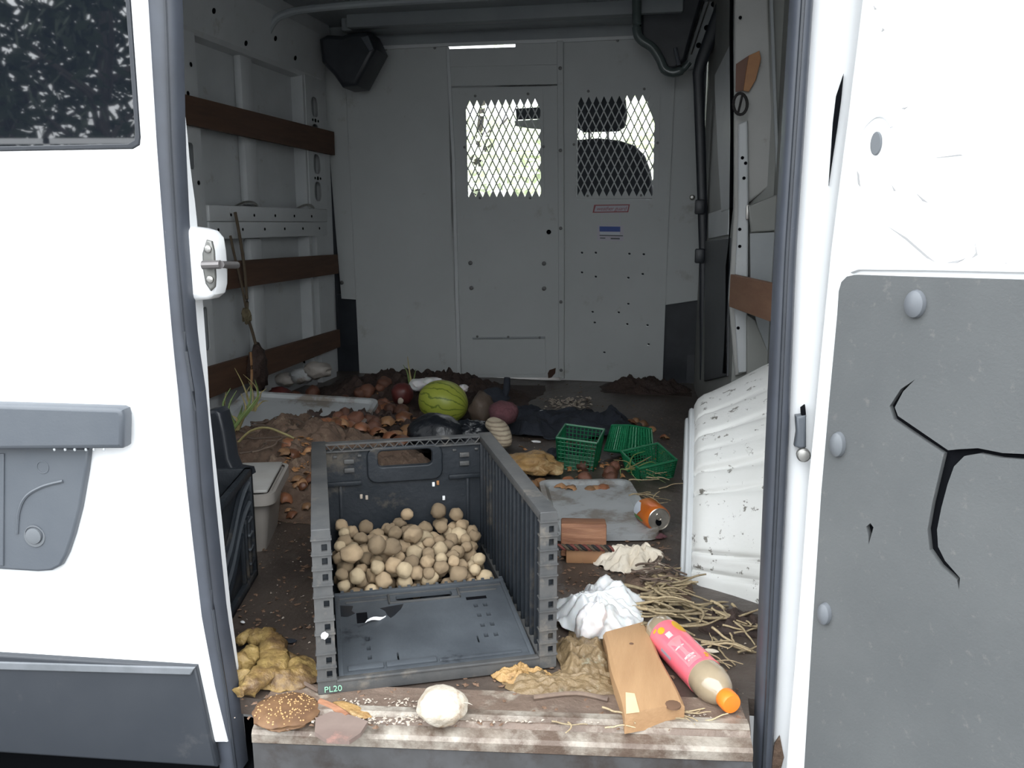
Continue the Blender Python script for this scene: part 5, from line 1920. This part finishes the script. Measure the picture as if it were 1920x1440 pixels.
# ================================================================== rotting onions and skins
om = []
for k in range(4):
    bm = nbm()
    lump(bm, (1, 1, .85), .15, 1.5, 50 + k, 3)
    for v in bm.verts:
        q = v.co.normalized()
        if q.z > .8:
            v.co *= 1 + (q.z - .8) * 1.8
    me = bpy.data.meshes.new('onion')
    bm.to_mesh(me)
    bm.free()
    me.materials.append(M['onion'])
    me.polygons.foreach_set('use_smooth', [True] * len(me.polygons))
    om.append(me)
pm = []
for k in range(5):
    bm = nbm()
    a0 = rnd.uniform(.9, 1.5)

    def f(s, t_, k=k, a0=a0):
        a = (s - .5) * 2 * a0
        b = (t_ - .5) * 2.2
        r = 1 + .12 * fbm((a, b, 0), 1.5, k)
        return V((r * math.sin(a) * math.cos(b * .8), r * math.sin(b), r * math.cos(a) * math.cos(b) - .5))
    sheet(bm, 10, 8, f, .03)
    me = bpy.data.meshes.new('onion_peel')
    bm.to_mesh(me)
    bm.free()
    me.materials.append(M['peel' if k % 2 else 'peel_pale'])
    me.polygons.foreach_set('use_smooth', [True] * len(me.polygons))
    pm.append(me)


def hz(x, y):
    """height of the rubbish at the back left"""
    h = 0
    for (cx, cy, rx, ry, hh) in ((-1.14, 2.34, .40, .40, .14), (-1.14, 3.55, .50, .38, .08), (-1.20, 2.86, .48, .32, .07)):
        r2 = ((x - cx) / rx) ** 2 + ((y - cy) / ry) ** 2
        if r2 < 1:
            h = max(h, hh * (1 - r2 ** 1.1))
    return h


def scatter(me_list, name, n, region, rr, label, cat, group, flatrot=True, zup=.6):
    for k in range(n):
        px, py = rnd.uniform(*region[0]), rnd.uniform(*region[1])
        p = aZ(px, py, .05)
        r = rnd.uniform(*rr)
        o = bpy.data.objects.new(name, me_list[rnd.randrange(len(me_list))])
        COL.objects.link(o)
        o.matrix_basis = TRS((p.x, p.y, hz(p.x, p.y) + r * zup), rnd.uniform(0, 6.28), rnd.uniform(-.7, .7) if flatrot else rnd.uniform(0, 3.1), rnd.uniform(-.5, .5), r)
        tag(o, label, cat, group)


scatter(om, 'onion', 16, ((625, 770), (768, 815)), (.022, .036), 'rotting copper-brown onion in the rubbish behind the folding crate', 'onion', 'rotting onions behind the crate', False)
scatter(pm, 'onion_peel', 44, ((600, 770), (768, 840)), (.018, .036), 'curled copper-coloured onion peel behind the folding crate', 'peel', 'onion peels behind the crate')
scatter(om, 'onion', 12, ((520, 740), (712, 748)), (.022, .036), 'dark rotten onion on the compost near the partition', 'onion', 'rotten onions near the partition', False)
scatter(pm, 'onion_peel', 18, ((532, 590), (880, 945)), (.010, .022), 'curled onion peel between the tub and the folding crate', 'peel', 'onion peels beside the tub')
scatter(pm, 'onion_peel', 16, ((985, 1150), (872, 892)), (.012, .022), 'curled onion peel behind the grey tray', 'peel', 'onion peels behind the lid', zup=.4)
scatter(om, 'onion', 5, ((1090, 1160), (850, 880)), (.014, .024), 'small brown onion among the green baskets', 'onion', 'small onions by the baskets', False)
scatter(pm, 'onion_peel', 10, ((1180, 1260), (765, 830)), (.012, .022), 'brown onion peel in the shade left of the wheel arch', 'peel', 'onion peels by the wheel arch', zup=.4)
# pale crumpled plastic at the back left corner
for k, (px, py, w_) in enumerate(((535, 712, .045), (566, 706, .05), (596, 694, .055), (680, 800 - 60, .03))):
    if k < 3:
        place_lump('plastic_scrap', 'tub' if k != 1 else 'tray', px, py, 3.45, (w_, w_ * .8, w_ * .6), .3, 60 + k, ('pale plastic scrap leftmost under the bottom slat', 'grey plastic scrap under the bottom slat', 'beige plastic scrap nearest the partition corner')[k], 'scrap', ridge=.2)
place_lump('plastic_scrap', 'bag', 784, 722, 3.28, (.035, .03, .022), .3, 66, 'white plastic scrap above the watermelon on its left', 'scrap', ridge=.25)
place_lump('plastic_scrap', 'bag', 812, 716, 3.30, (.045, .03, .018), .3, 67, 'clear crumpled plastic behind the watermelon top', 'scrap', ridge=.25)
place_lump('plastic_scrap', 'bag', 868, 728, 3.26, (.020, .02, .014), .3, 68, 'small white plastic scrap right behind the watermelon', 'scrap', ridge=.25)
place_lump('red_pepper', mat('dull_red_skin', (.22, .03, .025), rough=.4) and 'beet', 524, 738, 3.2, (.045, .03, .025), .3, 69, 'dark red shrivelled pepper on the compost by the left wall', 'pepper', ridge=.2)

# ================================================================== stems, shoots, roots
def stem_mesh(seed, n=7, curl=.35, r=.02):
    rr = random.Random(seed)
    pts = [V((-.5, 0, 0))]
    d = V((1, 0, 0))
    for i in range(n):
        d = (d + V((0, rr.uniform(-curl, curl), rr.uniform(-.12, .12)))).normalized()
        pts.append(pts[-1] + d / n)
    bm = nbm()
    tube(bm, spline(pts, 3), [r * (1 - .5 * i / (n * 3)) for i in range(n * 3 + 1)], 6)
    me = bpy.data.meshes.new('stem')
    bm.to_mesh(me)
    bm.free()
    me.polygons.foreach_set('use_smooth', [True] * len(me.polygons))
    return me


sm = []
for k in range(6):
    me = stem_mesh(70 + k, curl=.45, r=.027)
    me.materials.append(M['stem'])
    sm.append(me)
sd = []
for k in range(4):
    me = stem_mesh(80 + k, curl=.6, r=.03)
    me.materials.append(M['stem_dk'])
    sd.append(me)


def stems(lst, n, region, ln, label, group, main=0, spread=.7, zmax=.02):
    for k in range(n):
        px, py = rnd.uniform(*region[0]), rnd.uniform(*region[1])
        p = aZ(px, py, 0)
        if p.x > .012 and p.y > 1.62:
            p.x = .012 - rnd.uniform(0, .03)
        o = bpy.data.objects.new('dried_stem', lst[rnd.randrange(len(lst))])
        COL.objects.link(o)
        l = rnd.uniform(*ln)
        o.matrix_basis = TRS((p.x, p.y, .004 + rnd.uniform(0, zmax)), main + rnd.gauss(0, spread), 0, rnd.uniform(-.12, .12), l)
        tag(o, label, 'stem', group)


stems(sm, 90, ((1215, 1418), (1095, 1215)), (.07, .15), 'straw-coloured dried stem below the wheel arch', 'dried stems below the wheel arch', -.35, .6)
stems(sm, 12, ((1330, 1418), (1200, 1250)), (.06, .11), 'straw-coloured dried stem beside the drink bottle', 'dried stems beside the bottle', -.3, .7, .01)
stems(sd, 40, ((1205, 1262), (1045, 1120)), (.04, .09), 'dark dry rootlet in front of the wheel arch', 'dark rootlets by the wheel arch', 0, 1.5, .03)
stems(sm, 18, ((1200, 1262), (895, 960)), (.05, .11), 'dried grass stem spilled around the open-mesh basket', 'dried stems by the basket', .3, .8, .03)
stems(sm, 14, ((1050, 1340), (1330, 1372)), (.04, .09), 'pale dried stem on the sill near the board', 'dried stems on the sill', 0, .6, .006)
stems(sd, 30, ((430, 580), (840, 930)), (.05, .12), 'thin rootlet on the soil heap', 'rootlets on the soil heap', .3, 1.2, .05)
# lift soil rootlets on to the heap
for o in COL.objects:
    if o.get('group') == 'rootlets on the soil heap':
        o.location.z = hz(o.location.x, o.location.y) + .02
heap('root_tuft', 'soil_dk', (.115, 1.585, 0), .07, .05, .03, 22, 'dark dirt tuft at the foot of the wheel arch', 'dirt', 30, 9, .8)
heap('root_tuft', 'soil', (-.03, 1.73, 0), .07, .07, .02, 23, 'brown root dirt between cream cloth and wheel arch', 'dirt', 30, 9, .8)


def shoots(name, label, base, tips, m, r=.004, lean=.02):
    t = thing(name, label, 'plant', base)
    for k, tip in enumerate(tips):
        tip = V(tip)
        b = V(base) + V((rnd.uniform(-.012, .012), rnd.uniform(-.01, .01), 0))
        mid = b.lerp(tip, .5) + V((rnd.uniform(-lean, lean), rnd.uniform(-lean, lean), .01))
        bm = nbm()
        pts = spline([b, mid, tip], 5)
        tube(bm, pts, [r * (1 - .85 * i / (len(pts) - 1)) for i in range(len(pts))], 6)
        obj('blade', bm, m if k % 3 else 'grass_y', t)
    return t


bs = aY(440, 806, 2.35)
shoots('sprouting_onion', 'leggy green shoots sprouting from the soil heap by the left wall', bs, [aY(x, y, 2.35 + dy) for x, y, dy in ((424, 735, 0), (432, 728, .02), (444, 732, 0), (452, 738, .03), (470, 722, .02), (478, 712, .0), (418, 775, -.02), (486, 740, .03), (455, 760, 0), (412, 790, 0))], 'grass', .006, .03)
bs = aY(475, 770, 2.6)
shoots('sprouting_onion', 'yellowing shoots standing beside the half-buried lid', bs, [aY(x, y, 2.6) for x, y in ((440, 690), (456, 702), (466, 715), (500, 728), (503, 752), (474, 718), (490, 732))], 'grass_y', .004, .02)
bs = aY(772, 722, 3.3)
shoots('sprouting_onion', 'three thin green shoots behind the watermelon', bs, [aY(x, y, 3.3) for x, y in ((764, 668), (756, 684), (780, 692), (768, 690))], 'grass', .005, .006)
bs = aY(1180, 880, 2.5)
shoots('grass_tuft', 'thin green grass blades across the open-mesh basket', bs, [aY(x, y, 2.46) for x, y in ((1150, 862), (1210, 846), (1230, 870), (1240, 890), (1165, 895), (1200, 905), (1222, 855), (1190, 850), (1248, 905))], 'grass', .0025, .02)
# long roots arching over the soil
for k, pts in enumerate((((446, 830), (470, 808), (500, 802), (530, 812), (552, 822)), ((414, 826), (420, 845), (440, 860), (470, 868)), ((416, 838), (424, 858), (440, 872)), ((545, 842), (570, 848), (586, 856)))):
    bm = nbm()
    tube(bm, spline([aY(x, y, 2.22) for x, y in pts], 6), .0035, 6)
    obj('long_root', bm, 'grass_y' if k != 3 else 'peel_pale', label=('pale root arching over the soil heap', 'pale root trailing down the left of the soil heap', 'short pale root low on the left of the soil heap', 'orange root tip at the right of the soil heap')[k], cat='root')

# ================================================================== cords and rags on the left wall
bm = nbm()
tube(bm, spline([aX(x, y, -1.66) for x, y in ((441, 398), (449, 440), (458, 500), (463, 560), (464, 590), (474, 625), (482, 655))], 6), .006, 7)
CD = obj('rope', bm, 'cord_b', label='thin dark cord hanging from the mid rail on the left wall', cat='cord')
bm = nbm()
tube(bm, spline([aX(x, y, -1.672) for x, y in ((432, 442), (440, 480), (452, 530), (460, 570), (463, 592))], 6), .005, 7)
obj('second_strand', bm, 'cord_b', CD)
bm = nbm()
lump(bm, (.016, .016, .028), .4, 2, 5, 3, Matrix.Translation(aX(462, 592, -1.66)), ridge=.2)
obj('knot', bm, mat('cord_knot', (.17, .14, .08), (.10, .08, .05), 30, .9), CD)
bm = nbm()
lump(bm, (.03, .05, .085), .35, 1.7, 6, 3, Matrix.Translation(aX(484, 690, -1.655)), ridge=.15)
obj('hanging_rag', bm, 'soil_dk', label='dark rag bundle hanging over the bottom slat', cat='rag', smooth=70)
bm = nbm()
tube(bm, spline([aX(x, y, -1.64) for x, y in ((470, 660), (472, 700), (470, 745))], 6), .005, 6)
obj('rope', bm, 'peel_pale', label='straw-coloured cord hanging below the dark rag', cat='cord')

# tape and cable loop on the right pillar
TP = obj('tape_patch', pxplate([[(1404, 104), (1424, 95), (1427, 110), (1417, 150), (1404, 172), (1394, 170), (1398, 140)]], (.15, 2.76, 0), NB, .004, .001, .030), 'tape', label='peeling orange-brown tape on the right pillar', cat='tape')
obj('tape_fold', pxplate([[(1380, 120), (1404, 104), (1398, 140), (1394, 170), (1379, 172)]], (.15, 2.76, 0), NB, .003, .001, .028), 'tape_dk', TP)
bm = nbm()
tube(bm, [aY(x, y, 2.70) for x, y in ell(1388, 195, 13, 20, 20) + [(1401, 195)]], .0045, 7, cap=False)
CBL = obj('cable_loop', bm, 'cord_k', label='small black cable loop hanging under the tape on the right pillar', cat='cable')
bm = nbm()
tube(bm, [aY(1392, 178, 2.70), aY(1384, 212, 2.70)], .004, 6)
obj('cable_end', bm, 'cord_k', CBL)

# ================================================================== scattered crumbs
def crumbs(name, m, n, region, sz, seed, label, zf=lambda x, y: .001):
    rr = random.Random(seed)
    bm = nbm()
    for k in range(n):
        rg = region[rr.randrange(len(region))]
        p = aZ(rr.uniform(rg[0], rg[1]), rr.uniform(rg[2], rg[3]))
        if p.x > .03 and 1.64 < p.y:
            continue
        s = rr.uniform(*sz)
        T = TRS((p.x, p.y, zf(p.x, p.y) + s * .25), rr.uniform(0, 6.28), rr.uniform(-.4, .4), rr.uniform(-.4, .4))
        vs = [bm.verts.new(T @ V(q)) for q in ((-s, -s * .5, 0), (s, -s * rr.uniform(.2, .6), 0), (s * .6, s * .6, s * .1), (-s * .5, s * .6, 0), (0, 0, s * rr.uniform(.25, .6)))]
        for i in range(4):
            bm.faces.new((vs[i], vs[(i + 1) % 4], vs[4]))
        bm.faces.new(vs[3::-1])
    return obj(name, bm, m, label=label, cat='crumbs', kind='stuff', smooth=0)


crumbs('pale_chips', 'chip', 150, [(1020, 1110, 745, 768), (1030, 1090, 750, 765)], (.004, .012), 1, 'pale chips spilled on the floor near the partition')
crumbs('pale_specks', 'chip', 220, [(430, 1400, 1180, 1380), (450, 600, 950, 1180), (900, 1250, 740, 900)], (.001, .0035), 2, 'pale specks strewn over the floor')
crumbs('brown_bits', 'chip_br', 900, [(430, 600, 950, 1300), (450, 1400, 1250, 1370), (950, 1260, 720, 900), (1040, 1260, 1000, 1120)], (.002, .007), 3, 'brown dirt crumbs strewn over the floor')
crumbs('orange_bits', 'chip_or', 260, [(950, 1260, 840, 900), (600, 780, 760, 840), (530, 590, 860, 950)], (.004, .012), 4, 'orange-brown scraps of onion skin behind the crate', lambda x, y: hz(x, y) + .004)
crumbs('sill_crumbs', 'chip', 420, [(640, 790, 1315, 1365), (500, 1370, 1345, 1362)], (.0015, .004), 5, 'pale crumbs crusted along the sill', lambda x, y: .005)
# small white scraps
for k, (x, y, s, lb) in enumerate(((1018, 772, .014, 'white paper scrap on the navy garment at its upper left'), (1006, 829, .014, 'white paper scrap at the lower edge of the navy garment'), (643, 1361, .006, 'tiny white shell scrap on the sill left of the white root'), (455, 1168, .005, 'tiny white scrap on the floor beside the slatted crate'), (1333, 1222, .010, 'pale torn scrap beside the drink bottle'))):
    p = aZ(x, y, .004)
    zz = .05 if k < 2 else .004
    p = aZ(x, y, zz)
    bm = nbm()
    lump(bm, (s * 1.3, s * .7, s * .25), .3, 2, 90 + k, 2, TRS((p.x, p.y, zz + .002), rnd.uniform(0, 3)))
    obj('paper_scrap', bm, 'paper' if k != 4 else 'cream', label=lb, cat='scrap')
# leaf-like brown strip and dark blotch by the crate
for k, (x, y, w_, d_, mm, lb, a) in enumerate(((660, 1338, .075, .022, 'rot_tan', 'dry tan leaf strip on the sill below the crate corner', -.4), (1230, 1010, .05, .03, 'wine', 'dark red scrap under the edge of the grey tray', .1), (545, 1206, .022, .016, 'navy', 'small black blotch of mush left of the crate', 0))):
    p = aZ(x, y)
    rag('leaf_scrap', mm, (p.x, p.y, 0), w_, d_, .006, 100 + k, lb, 'scrap', a, n=12, thick=.001)

# ================================================================== trees and an added rail behind the camera, seen in the door glass
def leaf_cloud(name, m, n, rad, seed, size, parent, zs=(0, 1)):
    rr = random.Random(seed)
    verts, faces = [], []
    blobs = [(V((rr.gauss(0, .45), rr.gauss(0, .45), rr.uniform(*zs))), rr.uniform(.25, .5)) for _ in range(26)]
    for k in range(n):
        c, br = blobs[rr.randrange(len(blobs))]
        d = V((rr.gauss(0, 1), rr.gauss(0, 1), rr.gauss(0, 1))).normalized() * br * (rr.random() ** .5)
        p = (c + d)
        p = V((p.x * rad[0], p.y * rad[1], p.z * rad[2]))
        s = size * rr.uniform(.6, 1.3)
        a = V((rr.gauss(0, 1), rr.gauss(0, 1), rr.gauss(0, 1))).normalized()
        b = a.orthogonal().normalized()
        i = len(verts)
        verts += [p - a * s, p + b * s * .4, p + a * s, p - b * s * .4]
        faces.append((i, i + 1, i + 2, i + 3))
    me = bpy.data.meshes.new(name)
    me.from_pydata(verts, [], faces)
    return obj(name, me, m, parent, world=False, smooth=0)


def tree(label, loc, h, rad, seed, n, size, m='leaf', trunk_r=.16, rz=0):
    t = thing('tree', label, 'tree', loc, rz)
    rr = random.Random(seed)
    bm = nbm()
    tube(bm, spline([(0, 0, 0), (.05, .03, h * .35), (-.05, 0, h * .6), (.1, .05, h)], 4), [trunk_r * (1 - .055 * i) for i in range(13)], 10)
    obj('trunk', bm, 'bark', t, world=False)
    for k in range(7):
        a = rr.uniform(0, 6.28)
        z = h * rr.uniform(.35, .7)
        d = V((math.cos(a), math.sin(a), rr.uniform(.5, 1.1)))
        bm = nbm()
        pts = [V((0, 0, z)) + d * s * rad[0] * .55 + V((rr.uniform(-.1, .1), rr.uniform(-.1, .1), 0)) * s for s in (0, .35, .7, 1.0)]
        tube(bm, spline(pts, 3), [trunk_r * .45 * (1 - .08 * i) for i in range(10)], 7)
        obj('branch', bm, 'bark', t, world=False)
    leaf_cloud('foliage', m, n, rad, seed, size, t, (h * .45 / rad[2], (h + .8) / rad[2]))
    return t


tree('dark leafy tree with slim forked trunk mirrored in the left door window', (-4.75, -7.0, -.70), 4.2, (1.5, 1.3, 2.6), 3, 2300, .10, trunk_r=.10)
tree('taller dark tree mirrored at the left of the door window', (-6.6, -8.2, -.70), 5.0, (2.0, 1.4, 2.8), 5, 3200, .11, trunk_r=.14)
tree('pale green tree in the bright light beyond the windscreen', (-3.4, 14.0, -.70), 3.6, (2.6, 1.6, 2.2), 8, 2200, .16, 'leaf_lt', .12)
tree('second pale green tree beyond the windscreen on the right', (.2, 16.0, -.70), 3.4, (2.4, 1.6, 2.2), 9, 1600, .16, 'leaf_lt', .12)
FN = thing('band_rail', 'pale rail added for the light band mirrored low in the door window', 'fence', (-5, -5.6, -.70))  # rail on posts, put in to give the glass its light band
bm = nbm()
bx(bm, -8, -2.4, -5.66, -5.6, 1.47, 1.52)
obj('rail', bm, 'fence', FN, smooth=0)
for k in range(6):
    bm = nbm()
    bx(bm, -8 + k * 1.1, -7.94 + k * 1.1, -5.66, -5.6, -.70, 1.52)
    obj('post', bm, 'fence', FN, smooth=0)
